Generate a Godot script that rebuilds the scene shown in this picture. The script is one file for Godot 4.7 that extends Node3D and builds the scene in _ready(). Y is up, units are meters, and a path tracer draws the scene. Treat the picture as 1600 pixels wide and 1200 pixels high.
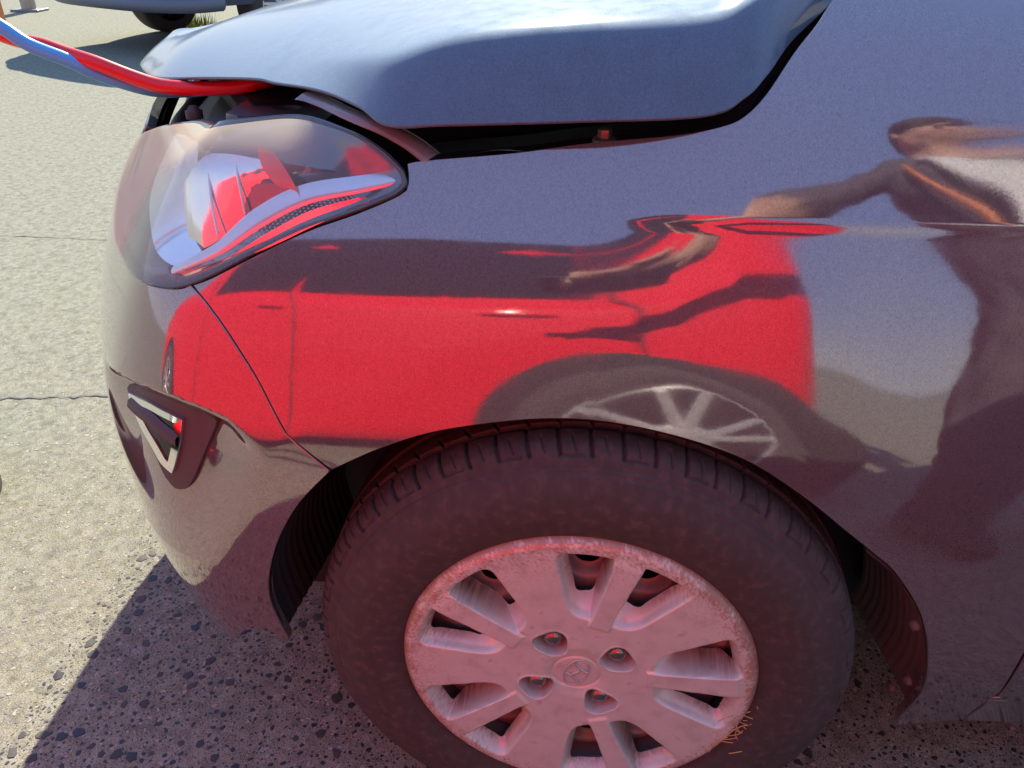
extends Node3D
# A grey hatchback parked beside a red car, seen close from its front left wing.
# Car axes: the grey car faces -x, its left side faces +z, its front left wheel stands at the origin.

# ---------------------------------------------------------------- mesh builder
class MB:
	var v := PackedVector3Array()
	var n := PackedVector3Array()
	var uv := PackedVector2Array()
	var c := PackedColorArray()
	var idx := PackedInt32Array()
	var use_c := false
	func add(p: Vector3, nn: Vector3, t := Vector2.ZERO, col := Color.WHITE) -> int:
		v.append(p); n.append(nn); uv.append(t); c.append(col)
		return v.size() - 1
	func tri(a: int, b: int, d: int) -> void:
		var g := (v[b] - v[a]).cross(v[d] - v[a])
		if g.dot(n[a] + n[b] + n[d]) > 0.0:
			idx.append(a); idx.append(d); idx.append(b)
		else:
			idx.append(a); idx.append(b); idx.append(d)
	func quad(a: int, b: int, d: int, e: int) -> void:
		tri(a, b, d); tri(a, d, e)
	# a flat triangle with its own normal
	func flat(a: Vector3, b: Vector3, d: Vector3, out: Vector3) -> void:
		var g := (b - a).cross(d - a).normalized()
		if g.dot(out) < 0.0: g = -g
		tri(add(a, g), add(b, g), add(d, g))
	func face(p: Array, out: Vector3) -> void:
		for i in range(1, p.size() - 1): flat(p[0], p[i], p[i + 1], out)
	func box(ctr: Vector3, size: Vector3, bv := 0.0, b := Basis()) -> void:
		# box with chamfered edges
		var h := size * 0.5
		for ax in 3:
			for sg in [-1.0, 1.0]:
				var o := Vector3.ZERO; o[ax] = sg
				var u := (ax + 1) % 3; var w := (ax + 2) % 3
				var pts := []
				for q in [[-1, -1], [1, -1], [1, 1], [-1, 1]]:
					var p := Vector3.ZERO
					p[ax] = sg * h[ax]; p[u] = q[0] * (h[u] - bv); p[w] = q[1] * (h[w] - bv)
					pts.append(ctr + b * p)
				face(pts, b * o)
		if bv > 0.0:
			for ax in 3:
				var u := (ax + 1) % 3; var w := (ax + 2) % 3
				for s1 in [-1.0, 1.0]:
					for s2 in [-1.0, 1.0]:
						var pts := []
						for q in [[-1, 0], [1, 0], [1, 1], [-1, 1]]:
							var p := Vector3.ZERO
							p[ax] = q[0] * (h[ax] - bv)
							p[u] = s1 * (h[u] - (bv if q[1] == 0 else 0.0)); p[w] = s2 * (h[w] - (0.0 if q[1] == 0 else bv))
							pts.append(ctr + b * p)
						var o := Vector3.ZERO; o[u] = s1; o[w] = s2
						face(pts, b * o)
			for s0 in [-1.0, 1.0]:
				for s1 in [-1.0, 1.0]:
					for s2 in [-1.0, 1.0]:
						var a := Vector3(s0 * h.x, s1 * (h.y - bv), s2 * (h.z - bv))
						var bb := Vector3(s0 * (h.x - bv), s1 * h.y, s2 * (h.z - bv))
						var d := Vector3(s0 * (h.x - bv), s1 * (h.y - bv), s2 * h.z)
						flat(ctr + b * a, ctr + b * bb, ctr + b * d, b * Vector3(s0, s1, s2))
	func tube(pts: Array, r, seg := 12, caps := true) -> void:
		var prev := []
		var nrm := Vector3.ZERO
		var run := 0.0
		for i in pts.size():
			var p: Vector3 = pts[i]
			var t: Vector3 = ((pts[mini(i + 1, pts.size() - 1)] as Vector3) - (pts[maxi(i - 1, 0)] as Vector3)).normalized()
			if i == 0:
				nrm = t.cross(Vector3.UP if absf(t.y) < 0.9 else Vector3.RIGHT).normalized()
			else:
				nrm = (nrm - t * nrm.dot(t)).normalized()
				run += p.distance_to(pts[i - 1])
			var bi := t.cross(nrm)
			var rr: float = r[i] if r is Array else r
			var row := []
			for k in seg + 1:
				var a := TAU * k / seg
				var d := nrm * cos(a) + bi * sin(a)
				row.append(add(p + d * rr, d, Vector2(float(k) / seg, run)))
			if i > 0:
				for k in seg: quad(prev[k], prev[k + 1], row[k + 1], row[k])
			elif caps:
				var cc := add(p, -t)
				var cr := []
				for k in seg + 1: cr.append(add(v[row[k]], -t))
				for k in seg: tri(cc, cr[k], cr[k + 1])
			if i == pts.size() - 1 and caps:
				var cc := add(p, t)
				var cr := []
				for k in seg + 1: cr.append(add(v[row[k]], t))
				for k in seg: tri(cc, cr[k], cr[k + 1])
			prev = row
	# profile of Vector2(radius, height along z), turned about z
	func lathe(prof: Array, seg := 48, a0 := 0.0, a1 := TAU, tr := Transform3D()) -> void:
		var prev := []
		for i in prof.size():
			var p: Vector2 = prof[i]
			var q0: Vector2 = prof[maxi(i - 1, 0)]
			var q1: Vector2 = prof[mini(i + 1, prof.size() - 1)]
			var d := (q1 - q0).normalized()
			var nr := Vector2(-d.y, d.x)
			var row := []
			for k in seg + 1:
				var a := a0 + (a1 - a0) * k / seg
				row.append(add(tr * Vector3(p.x * cos(a), p.x * sin(a), p.y), tr.basis * Vector3(nr.x * cos(a), nr.x * sin(a), nr.y), Vector2(float(k) / seg, float(i) / prof.size())))
			if i > 0:
				for k in seg: quad(prev[k], prev[k + 1], row[k + 1], row[k])
			prev = row
	func mesh() -> ArrayMesh:
		var arr := []
		arr.resize(Mesh.ARRAY_MAX)
		arr[Mesh.ARRAY_VERTEX] = v; arr[Mesh.ARRAY_NORMAL] = n; arr[Mesh.ARRAY_TEX_UV] = uv; arr[Mesh.ARRAY_INDEX] = idx
		if use_c: arr[Mesh.ARRAY_COLOR] = c
		var m := ArrayMesh.new()
		m.add_surface_from_arrays(Mesh.PRIMITIVE_TRIANGLES, arr)
		return m

# ---------------------------------------------------------------- naming helpers
func obj(called: String, mb, m: Material, parent: Node = self) -> MeshInstance3D:
	var o := MeshInstance3D.new()
	o.name = called
	o.mesh = mb.mesh() if mb is MB else mb
	o.material_override = m
	parent.add_child(o, true)
	return o

func thing(called: String, label: String, category: String, at := Vector3.ZERO, turn := 0.0, group := "") -> Node3D:
	var o := Node3D.new()
	o.name = called
	o.position = at; o.rotation.y = turn
	add_child(o, true)
	tag(o, label, category, group)
	return o

func sub(called: String, parent: Node, at := Vector3.ZERO) -> Node3D:
	var o := Node3D.new()
	o.name = called; o.position = at
	parent.add_child(o, true)
	return o

func tag(o: Node, label: String, category: String, group := "") -> void:
	o.set_meta("label", label); o.set_meta("category", category)
	if group: o.set_meta("group", group)

# ---------------------------------------------------------------- materials
func lin(r: float, g: float, b: float, a := 1.0) -> Color:
	var c := Color(r, g, b).linear_to_srgb(); c.a = a
	return c

func mat(c: Color, rough := 0.6, metal := 0.0, spec := 0.5) -> StandardMaterial3D:
	var m := StandardMaterial3D.new()
	m.albedo_color = c; m.roughness = rough; m.metallic = metal; m.metallic_specular = spec
	return m

func tri_map(m: StandardMaterial3D, scale: float) -> StandardMaterial3D:
	m.uv1_triplanar = true; m.uv1_world_triplanar = true
	m.uv1_scale = Vector3.ONE * scale
	return m

func noise_tex(size: int, freq: float, octaves: int, sd: int, ramp: Gradient = null, type := FastNoiseLite.TYPE_SIMPLEX_SMOOTH) -> Texture2D:
	var f := FastNoiseLite.new()
	f.noise_type = type; f.frequency = freq; f.seed = sd
	f.fractal_type = FastNoiseLite.FRACTAL_FBM; f.fractal_octaves = octaves
	var t := NoiseTexture2D.new()
	t.width = size; t.height = size; t.seamless = true; t.noise = f
	if ramp: t.color_ramp = ramp
	return t

func grad(a: Array) -> Gradient:
	var g := Gradient.new()
	var off := PackedFloat32Array(); var col := PackedColorArray()
	for e in a: off.append(e[0]); col.append(e[1])
	g.offsets = off; g.colors = col
	return g

var M := {}

func make_materials() -> void:
	var rng := RandomNumberGenerator.new(); rng.seed = 7
	# metal flakes: a random slope per grain
	var im := Image.create(512, 512, false, Image.FORMAT_RGB8)
	for y in 512:
		for x in 512:
			im.set_pixel(x, y, Color(clampf(0.5 + rng.randfn(0, 0.17), 0, 1), clampf(0.5 + rng.randfn(0, 0.17), 0, 1), 0.95))
	var flake := ImageTexture.create_from_image(im)
	var dust_rough := noise_tex(512, 0.012, 5, 11, grad([[0.0, Color(0.04, 0.04, 0.04)], [0.5, Color(0.06, 0.06, 0.06)], [1.0, Color(0.10, 0.10, 0.10)]]))
	var p := mat(lin(0.36, 0.33, 0.345), 1.0, 0.66)
	p.roughness_texture = dust_rough
	p.normal_enabled = true; p.normal_texture = flake; p.normal_scale = 0.008
	p.clearcoat_enabled = true; p.clearcoat = 1.0; p.clearcoat_roughness = 0.03
	# a fine sparkle in the pigment
	var fi := Image.create(512, 512, false, Image.FORMAT_RGB8)
	for y in 512:
		for x in 512:
			var k := clampf(0.86 + rng.randfn(0, 0.07), 0.5, 1.0)
			if rng.randf() < 0.006: k = 1.0
			fi.set_pixel(x, y, Color(k, k, k))
	p.albedo_texture = ImageTexture.create_from_image(fi)
	M.paint = tri_map(p, 3.2)
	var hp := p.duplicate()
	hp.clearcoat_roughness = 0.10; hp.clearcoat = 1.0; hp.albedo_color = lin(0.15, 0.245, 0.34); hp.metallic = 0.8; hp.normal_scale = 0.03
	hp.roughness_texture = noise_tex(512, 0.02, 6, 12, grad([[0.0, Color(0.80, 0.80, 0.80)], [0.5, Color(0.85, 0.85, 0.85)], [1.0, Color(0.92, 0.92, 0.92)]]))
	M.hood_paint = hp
	var rp := mat(lin(0.74, 0.004, 0.012), 0.5, 0.0, 0.2)
	rp.clearcoat_enabled = true; rp.clearcoat = 0.6; rp.clearcoat_roughness = 0.03
	M.red_paint = rp
	M.black = mat(lin(0.012, 0.012, 0.013), 0.6)
	M.black_gloss = mat(lin(0.01, 0.01, 0.011), 0.15)
	M.liner = mat(lin(0.022, 0.022, 0.024), 0.75)
	M.dark_metal = mat(lin(0.06, 0.062, 0.068), 0.45, 0.7)
	M.chrome = mat(lin(0.85, 0.85, 0.86), 0.05, 1.0)
	M.reflector = mat(lin(0.8, 0.8, 0.82), 0.12, 1.0)
	M.silver = mat(lin(0.62, 0.62, 0.66), 0.28, 0.8)
	M.steel = mat(lin(0.22, 0.21, 0.21), 0.5, 0.3)
	M.bezel = mat(lin(0.05, 0.045, 0.05), 0.5)
	M.glass_dark = mat(lin(0.012, 0.013, 0.015), 0.03)
	# tyre rubber
	var ty := mat(Color.WHITE, 0.78)
	ty.albedo_texture = noise_tex(512, 0.03, 5, 5, grad([[0.0, lin(0.036, 0.036, 0.036)], [0.55, lin(0.047, 0.045, 0.044)], [1.0, lin(0.095, 0.08, 0.072)]]))
	M.tyre = tri_map(ty, 4.0)
	# scuffed silver wheel trim
	var wc := mat(Color.WHITE, 0.45, 0.35)
	wc.albedo_texture = noise_tex(1024, 0.01, 6, 23, grad([[0.0, lin(0.52, 0.54, 0.49)], [0.45, lin(0.64, 0.68, 0.63)], [0.8, lin(0.68, 0.71, 0.66)], [1.0, lin(0.47, 0.45, 0.38)]]))
	wc.vertex_color_use_as_albedo = true
	M.cover = tri_map(wc, 3.0)
	# concrete with exposed aggregate
	var g := mat(Color.WHITE, 0.95, 0.0, 0.2)
	var gi := Image.create(1024, 1024, false, Image.FORMAT_RGB8)
	var f1 := FastNoiseLite.new(); f1.seed = 3; f1.frequency = 0.16; f1.fractal_octaves = 3
	var f2 := FastNoiseLite.new(); f2.seed = 4; f2.frequency = 0.02; f2.fractal_octaves = 4
	var f3 := FastNoiseLite.new(); f3.seed = 9; f3.frequency = 0.045; f3.noise_type = FastNoiseLite.TYPE_CELLULAR; f3.cellular_return_type = FastNoiseLite.RETURN_DISTANCE2_SUB
	var f4: FastNoiseLite = f3.duplicate(); f4.cellular_return_type = FastNoiseLite.RETURN_CELL_VALUE
	for y in 1024:
		for x in 1024:
			var a := f1.get_noise_2d(x, y); var b := f2.get_noise_2d(x, y)
			var k := 0.265 + 0.055 * b + 0.17 * a + 0.06 * f4.get_noise_2d(x, y)
			k *= lerpf(0.72, 1.0, sst(-0.98, -0.80, f3.get_noise_2d(x, y)))
			if rng.randf() < 0.04: k *= 0.5
			var cc := Color(k * 1.0, k * 0.99, k * 0.74).lerp(Color(k * 0.88, k * 0.91, k * 0.82), clampf(0.4 + b, 0, 1) * 0.6)
			gi.set_pixel(x, y, cc.clamp(Color(0.04, 0.04, 0.04), Color(0.75, 0.75, 0.7)).linear_to_srgb())
	g.albedo_texture = ImageTexture.create_from_image(gi)
	g.heightmap_enabled = true; g.heightmap_scale = 0.045
	g.heightmap_texture = noise_tex(1024, 0.14, 3, 77)
	g.detail_enabled = true; g.detail_blend_mode = BaseMaterial3D.BLEND_MODE_MUL
	g.detail_albedo = noise_tex(1024, 0.05, 6, 55, grad([[0.0, Color(0.82, 0.83, 0.84)], [0.45, Color(0.97, 0.97, 0.96)], [1.0, Color(1, 1, 1)]]))
	g.detail_uv_layer = BaseMaterial3D.DETAIL_UV_2
	g.uv2_triplanar = true; g.uv2_world_triplanar = true; g.uv2_scale = Vector3.ONE * 0.45
	M.ground = tri_map(g, 1.9)

# ---------------------------------------------------------------- the grey car's skin
const DS := 0.002
var PX := PackedFloat32Array()
var PZ := PackedFloat32Array()
var BT := PackedFloat32Array()
var NT := PackedFloat32Array()

func interp(x: float, xs: Array, ys: Array) -> float:
	if x <= xs[0]: return ys[0]
	for i in range(1, xs.size()):
		if x <= xs[i]: return lerpf(ys[i - 1], ys[i], (x - xs[i - 1]) / (xs[i] - xs[i - 1]))
	return ys[-1]

func sst(a: float, b: float, x: float) -> float:
	var t := clampf((x - a) / (b - a), 0.0, 1.0)
	return t * t * (3.0 - 2.0 * t)

var HD := PackedFloat32Array()
func heading(s: float) -> float:
	# which way the side of the car runs, seen from above: straight, then round the corner of the nose
	var q := clampf(-s / 0.005, 0.0, 279.99)
	var k := int(q)
	return lerpf(HD[k], HD[k + 1], q - k)

func smooth_table(raw: PackedFloat32Array, w: int) -> PackedFloat32Array:
	var o := PackedFloat32Array()
	for i in raw.size():
		var t := 0.0
		for k in range(-w, w + 1): t += raw[clampi(i + k, 0, raw.size() - 1)]
		o.append(t / (2 * w + 1))
	return o

func skin_tables() -> void:
	for i in 281: HD.append(deg_to_rad(interp(i * 0.005, [0.0, 0.12, 0.28, 0.35, 0.40, 0.438, 0.472, 0.525, 0.8, 1.0, 1.25, 1.4], [0.0, 0.0, 6.0, 10.0, 17.0, 30.0, 47.0, 58.0, 65.5, 72.0, 82.0, 86.0])))
	HD = smooth_table(smooth_table(HD, 10), 6)
	var x := 0.0; var z := 0.0
	for i in 700:
		PX.append(x); PZ.append(z)
		var h := heading(-i * DS - DS / 2)
		x -= cos(h) * DS; z -= sin(h) * DS
	# lean of the surface (degrees that its normal points up) against height
	var ky := [0.10, 0.20, 0.30, 0.45, 0.53, 0.60, 0.68, 0.72, 0.76, 0.80, 0.85, 0.90, 0.95, 1.0]
	var ka := [-20.0, -12.0, -8.0, -4.0, 4.0, 12.0, 17.0, 22.5, 28.5, 31.0, 34.0, 42.0, 60.0, 74.0]
	var at := PackedFloat32Array(); var no := PackedFloat32Array()
	var nk := [0.1, 0.2, 0.27, 0.35, 0.45, 0.55, 0.62, 0.68, 0.75, 0.85, 1.0]
	var nv := [-0.04, -0.02, 0.002, 0.010, 0.011, 0.008, 0.001, -0.010, -0.028, -0.042, -0.06]
	for i in 181:
		at.append(interp(0.1 + 0.005 * i, ky, ka)); no.append(interp(0.1 + 0.005 * i, nk, nv))
	at = smooth_table(at, 2); NT = smooth_table(no, 8)
	var o := 0.0
	for i in 181:
		BT.append(o)
		if i < 180: o -= tan(deg_to_rad((at[i] + at[i + 1]) / 2)) * 0.005
	var mid := BT[80]
	for i in 181: BT[i] -= mid - 0.001

func tab(t: PackedFloat32Array, y: float) -> float:
	var q := clampf((y - 0.1) / 0.005, 0.0, 179.999)
	var k := int(q); var f := q - k
	# cubic, so that reflections stay smooth
	var a := t[maxi(k - 1, 0)]; var b := t[k]; var c := t[k + 1]; var d := t[mini(k + 2, 180)]
	return b + 0.5 * f * (c - a + f * (2.0 * a - 5.0 * b + 4.0 * c - d + f * (3.0 * (b - c) + d - a)))

var scoop_on := true
var lens_roll := false
func skin_off(s: float, y: float) -> float:
	var o := tab(BT, y)
	var d := y - 0.775
	var dd := sqrt(d * d + 0.000009)
	var back := sst(-0.02, 0.12, s)
	o += back * 0.0105 * exp(-dd / (0.05 if d < 0 else 0.5))
	o += back * 0.13 * 0.5 * (d + sqrt(d * d + 0.000016) - (d - 0.085) - sqrt((d - 0.085) * (d - 0.085) + 0.0004))
	var r := sqrt(s * s + (y - 0.29) * (y - 0.29))
	if r < 0.44:
		var th := rad_to_deg(atan2(y - 0.29, s))
		if th < -90: th += 360
		var rc := interp(th, [20, 45, 65, 90, 150, 180], [0.31, 0.33, 0.36, 0.39, 0.405, 0.405])
		var q := rc - r
		o -= 0.06 * 0.5 * (q + sqrt(q * q + 0.000036))
	o += sst(-0.28, -0.62, s) * tab(NT, y)
	o -= 0.03 * sst(0.0, 0.3, s) * sst(0.36, 0.12, y)
	# slight made-up waves in the rear wing and door, shaped to warp reflections
	o += 0.0011 * sst(0.06, 0.25, s) * sin(s * 31.0 + 9.0 * y) * sin(y * 27.0 - 7.0 * s)
	# the lamp glass turns over towards the bonnet
	if lens_roll and y > 0.785: o -= 17.0 * (y - 0.785) * (y - 0.785) * sst(-0.20, -0.31, s)
	# scoop round the fog lamp, under a fold in the bumper
	if scoop_on and s < -0.29 and s > -0.67 and y > 0.2 and y < 0.64:
		var top := interp(s, [-0.66, -0.55, -0.493, -0.437, -0.40, -0.368, -0.339, -0.31], [0.575, 0.587, 0.598, 0.606, 0.604, 0.599, 0.592, 0.57])
		var right := interp(y, [0.38, 0.45, 0.49, 0.543, 0.596], [-0.37, -0.345, -0.322, -0.300, -0.302])
		o -= 0.026 * sst(0.0, 0.022, top - y) * sst(0.0, 0.075, right - s) * clampf((y - 0.40) / 0.2, 0.0, 1.0) * sst(-0.60, -0.49, s)
	return o

func skin(s: float, y: float, lift := 0.0) -> Vector3:
	var x := s; var z := 0.0; var h := 0.0
	if s < 0.0:
		var q := clampf(-s / DS, 0.0, 697.99)
		var k := int(q); var f := q - k
		x = lerpf(PX[k], PX[k + 1], f); z = lerpf(PZ[k], PZ[k + 1], f); h = heading(s)
	var o := skin_off(s, y) + lift
	return Vector3(x - sin(h) * o, y, z + cos(h) * o)

func skin_n(s: float, y: float) -> Vector3:
	var e := 0.0012
	var a := skin(s + e, y) - skin(s - e, y)
	var b := skin(s, y + e) - skin(s, y - e)
	return a.cross(b).normalized()

func catmull(p: Array, step := 0.01) -> Array:
	var out := []
	for i in p.size() - 1:
		var a = p[maxi(i - 1, 0)]; var b = p[i]; var c = p[i + 1]; var d = p[mini(i + 2, p.size() - 1)]
		var k := maxi(1, int(ceil((c - b).length() / step)))
		for j in k:
			var f := float(j) / k
			out.append(b + (c - a) * 0.5 * f + (a * 2.0 - b * 5.0 + c * 4.0 - d) * 0.5 * f * f + ((b - c) * 3.0 + d - a) * 0.5 * f * f * f)
	out.append(p[-1])
	return out

# closed outline from smooth runs that meet at sharp corners
func outline(runs: Array, step := 0.008) -> PackedVector2Array:
	var o := PackedVector2Array()
	for r in runs:
		for q in catmull(r, step):
			if o.is_empty() or o[-1].distance_to(q) > 0.0004: o.append(q)
	if o[0].distance_to(o[-1]) < 0.0004: o.remove_at(o.size() - 1)
	return o

# a panel of the skin cut to an outline, with its edge turned in
func panel(poly: PackedVector2Array, cell := 0.008, lift := 0.0, edge := 0.012, mirror := false) -> MB:
	var mb := MB.new()
	var lo := poly[0]; var hi := poly[0]
	for q in poly: lo = lo.min(q); hi = hi.max(q)
	var nx := int(ceil((hi.x - lo.x) / cell)); var ny := int(ceil((hi.y - lo.y) / cell))
	var seen := {}
	var put := func(q: Vector2) -> int:
		var key := Vector2i(roundi(q.x * 20000), roundi(q.y * 20000))
		if not seen.has(key): seen[key] = mb.add(skin(q.x, q.y, lift), skin_n(q.x, q.y), q)
		return seen[key]
	# which grid cells the outline passes through
	var near := {}
	for i in poly.size():
		var a := poly[i]; var b := poly[(i + 1) % poly.size()]
		var k := maxi(1, int(a.distance_to(b) / cell * 3))
		for j in k + 1:
			var q := a.lerp(b, float(j) / k)
			var ci := int((q.x - lo.x) / cell); var cj := int((q.y - lo.y) / cell)
			for u in [-1, 0, 1]:
				for w in [-1, 0, 1]: near[Vector2i(ci + u, cj + w)] = true
	for i in nx:
		for j in ny:
			var p0 := lo + Vector2(i, j) * cell
			var cq := PackedVector2Array([p0, p0 + Vector2(cell, 0), p0 + Vector2(cell, cell), p0 + Vector2(0, cell)])
			if near.has(Vector2i(i, j)):
				for piece in Geometry2D.intersect_polygons(cq, poly):
					var t := Geometry2D.triangulate_polygon(piece)
					if t.is_empty() and piece.size() >= 3:
						for k in range(1, piece.size() - 1): t.append_array([0, k, k + 1])
					for k in range(0, t.size(), 3): mb.tri(put.call(piece[t[k]]), put.call(piece[t[k + 1]]), put.call(piece[t[k + 2]]))
			elif Geometry2D.is_point_in_polygon(p0 + Vector2(cell, cell) * 0.5, poly):
				mb.quad(put.call(cq[0]), put.call(cq[1]), put.call(cq[2]), put.call(cq[3]))
	if edge > 0.0:
		var cw := 1.0 if Geometry2D.is_polygon_clockwise(poly) else -1.0
		var prev := []
		for i in poly.size() + 1:
			var q := poly[i % poly.size()]
			var d := (poly[(i + 1) % poly.size()] - poly[(i - 1 + poly.size()) % poly.size()]).normalized()
			var oq := Vector2(-d.y, d.x) * cw
			var p := skin(q.x, q.y, lift); var nn := skin_n(q.x, q.y)
			var out := (skin(q.x + oq.x * 0.002, q.y + oq.y * 0.002, lift) - p).normalized()
			var row := [mb.add(p, nn), mb.add(p + out * 0.0006 - nn * 0.0006, (nn + out).normalized()), mb.add(p + out * 0.0009 - nn * 0.0022, out), mb.add(p + out * 0.0009 - nn * edge, out)]
			if i > 0:
				for k in 3: mb.quad(prev[k], prev[k + 1], row[k + 1], row[k])
			prev = row
	if mirror: flip(mb)
	return mb

# the other half of the car: mirrored about its middle
const MID := -0.83
func flip(mb: MB) -> void:
	for i in mb.v.size():
		mb.v[i].z = 2 * MID - mb.v[i].z
		mb.n[i].z = -mb.n[i].z
	for i in range(0, mb.idx.size(), 3):
		var t := mb.idx[i + 1]; mb.idx[i + 1] = mb.idx[i + 2]; mb.idx[i + 2] = t

func V2(a: Array) -> Array:
	var o := []
	for i in range(0, a.size(), 2): o.append(Vector2(a[i], a[i + 1]))
	return o

var ARCH_F := [-0.257, 0.526, -0.305, 0.469, -0.345, 0.392, -0.370, 0.308, -0.369, 0.226]

# ---------------------------------------------------------------- the grey car
func build_grey_car() -> Node3D:
	var car := thing("grey_car", "dark grey metallic hatchback with its bonnet ajar, filling the picture", "car")
	var fender := outline([
		V2([-0.1686, 0.8108, -0.1508, 0.8135, -0.0774, 0.8200, -0.0237, 0.8270, 0.0542, 0.8365, 0.0942, 0.8449, 0.1124, 0.8525, 0.1301, 0.8682, 0.1533, 0.8970, 0.1727, 0.9162, 0.1899, 0.9341, 0.2238, 0.9595, 0.2776, 0.9794]),
		V2([0.2776, 0.9794, 0.6000, 0.9900]),
		V2([0.6000, 0.9900, 0.5200, 0.8800, 0.4700, 0.7700, 0.4570, 0.6000, 0.4530, 0.4500, 0.4560, 0.3340, 0.4720, 0.2500]),
		V2([0.4720, 0.2500, 0.4740, 0.1550]), V2([0.4740, 0.1550, 0.4077, 0.1258]),
		V2([0.4077, 0.1258, 0.4003, 0.1617, 0.3933, 0.2400, 0.3685, 0.3214, 0.3375, 0.3978, 0.2977, 0.4553, 0.2707, 0.4807, 0.2440, 0.5029, 0.1899, 0.5453, 0.1287, 0.5812, 0.0421, 0.6041, -0.0381, 0.6094, -0.1301, 0.5961, -0.1889, 0.5759, -0.2398, 0.5486]),
		V2([-0.2398, 0.5486, -0.2593, 0.5651, -0.2790, 0.5830]),
		V2([-0.2790, 0.5830, -0.2902, 0.6046, -0.3037, 0.6311, -0.3197, 0.6546, -0.3387, 0.6778, -0.3568, 0.6946, -0.3731, 0.7058]),
		V2([-0.3731, 0.7058, -0.3523, 0.7136, -0.3061, 0.7359, -0.2578, 0.7574, -0.2114, 0.7729, -0.1753, 0.7871, -0.1668, 0.7952, -0.1686, 0.8108])])
	obj("front_wing", panel(fender), M.paint, car)
	obj("front_wing", panel(fender, 0.03, 0.0, 0.012, true), M.paint, car)
	var bumper := outline([
		V2([-0.2432, 0.5454, -0.2627, 0.5637, -0.2823, 0.5826]),
		V2([-0.2823, 0.5826, -0.2935, 0.6044, -0.3069, 0.6307, -0.3227, 0.6534, -0.3416, 0.6766, -0.3598, 0.6933, -0.3775, 0.7049]),
		V2([-0.3775, 0.7049, -0.3948, 0.6993, -0.4421, 0.6943, -0.5383, 0.6872, -0.6685, 0.6755, -0.8000, 0.6880, -0.8450, 0.7050]),
		V2([-0.8450, 0.7050, -0.8600, 0.7480, -0.9000, 0.7600, -1.2500, 0.7650]), V2([-1.2500, 0.7650, -1.2500, 0.2000]),
		V2([-1.2500, 0.2000, -0.7878, 0.2131, -0.5315, 0.2427, -0.4712, 0.2281, -0.4238, 0.2474, -0.3695, 0.2981, -0.3305, 0.2804]),
		V2([-0.3305, 0.2804, -0.3366, 0.3578, -0.3155, 0.4339, -0.2814, 0.4997, -0.2432, 0.5454])])
	var bp := obj("front_bumper", panel(bumper, 0.003), M.paint, car)
	obj("front_bumper", panel(bumper, 0.03, 0.0, 0.012, true), M.paint, car)
	var door := outline([V2([0.4770, 0.2460, 0.4610, 0.3340, 0.4580, 0.4500, 0.4620, 0.6000, 0.4750, 0.7700, 0.5300, 0.8700]), V2([0.5300, 0.8700, 0.6200, 0.9400, 1.5000, 0.9400]), V2([1.5000, 0.9400, 1.5000, 0.2260]), V2([1.5000, 0.2260, 0.5100, 0.2260, 0.4840, 0.2320, 0.4770, 0.2460])])
	obj("front_door", panel(door, 0.02), M.paint, car)
	var sill := outline([V2([0.478, 0.222, 0.6, 0.2195]), V2([0.6, 0.2195, 3.0, 0.219]), V2([3.0, 0.219, 3.0, 0.15]), V2([3.0, 0.15, 0.478, 0.153]), V2([0.478, 0.153, 0.478, 0.222])], 0.03)
	obj("sill", panel(sill, 0.03), M.paint, car)
	build_bonnet(car)
	build_under_bonnet(car)
	build_liner(car)
	build_headlight(car)
	build_fog_lamp(car)
	build_front_wheel(car)
	build_rest(car)
	return car

func hood_point(t: float, q: float, B: Array, C: Array) -> Vector3:
	var i := clampi(int(t), 0, B.size() - 2); var f := t - i
	var cub := func(P: Array) -> Vector3:
		var a: Vector3 = P[maxi(i - 1, 0)]; var b: Vector3 = P[i]; var c: Vector3 = P[i + 1]; var d: Vector3 = P[mini(i + 2, P.size() - 1)]
		return b + (c - a) * 0.5 * f + (a * 2.0 - b * 5.0 + c * 4.0 - d) * 0.5 * f * f + ((b - c) * 3.0 + d - a) * 0.5 * f * f * f
	var b: Vector3 = cub.call(B); var c: Vector3 = cub.call(C)
	var d := q * Vector2(c.x - b.x, c.z - b.z).length()
	var front := sst(8.0, 13.0, t)
	var h := lerpf(0.062, 0.0, front) * sst(0.0, 3.0, t + 1.0)
	var ramp := d / 0.052 - 1.0
	var f1 := 1.0 + 0.5 * (ramp - sqrt(ramp * ramp + 0.08))
	var f0 := 1.0 + 0.5 * (-1.0 - sqrt(1.08))
	var g := 1.0 - pow(1.0 - q, lerpf(1.8, 3.2, front))
	return Vector3(lerpf(b.x, c.x, q), b.y + h * (f1 - f0) + (c.y - b.y - h) * g, lerpf(b.z, c.z, q))

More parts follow.
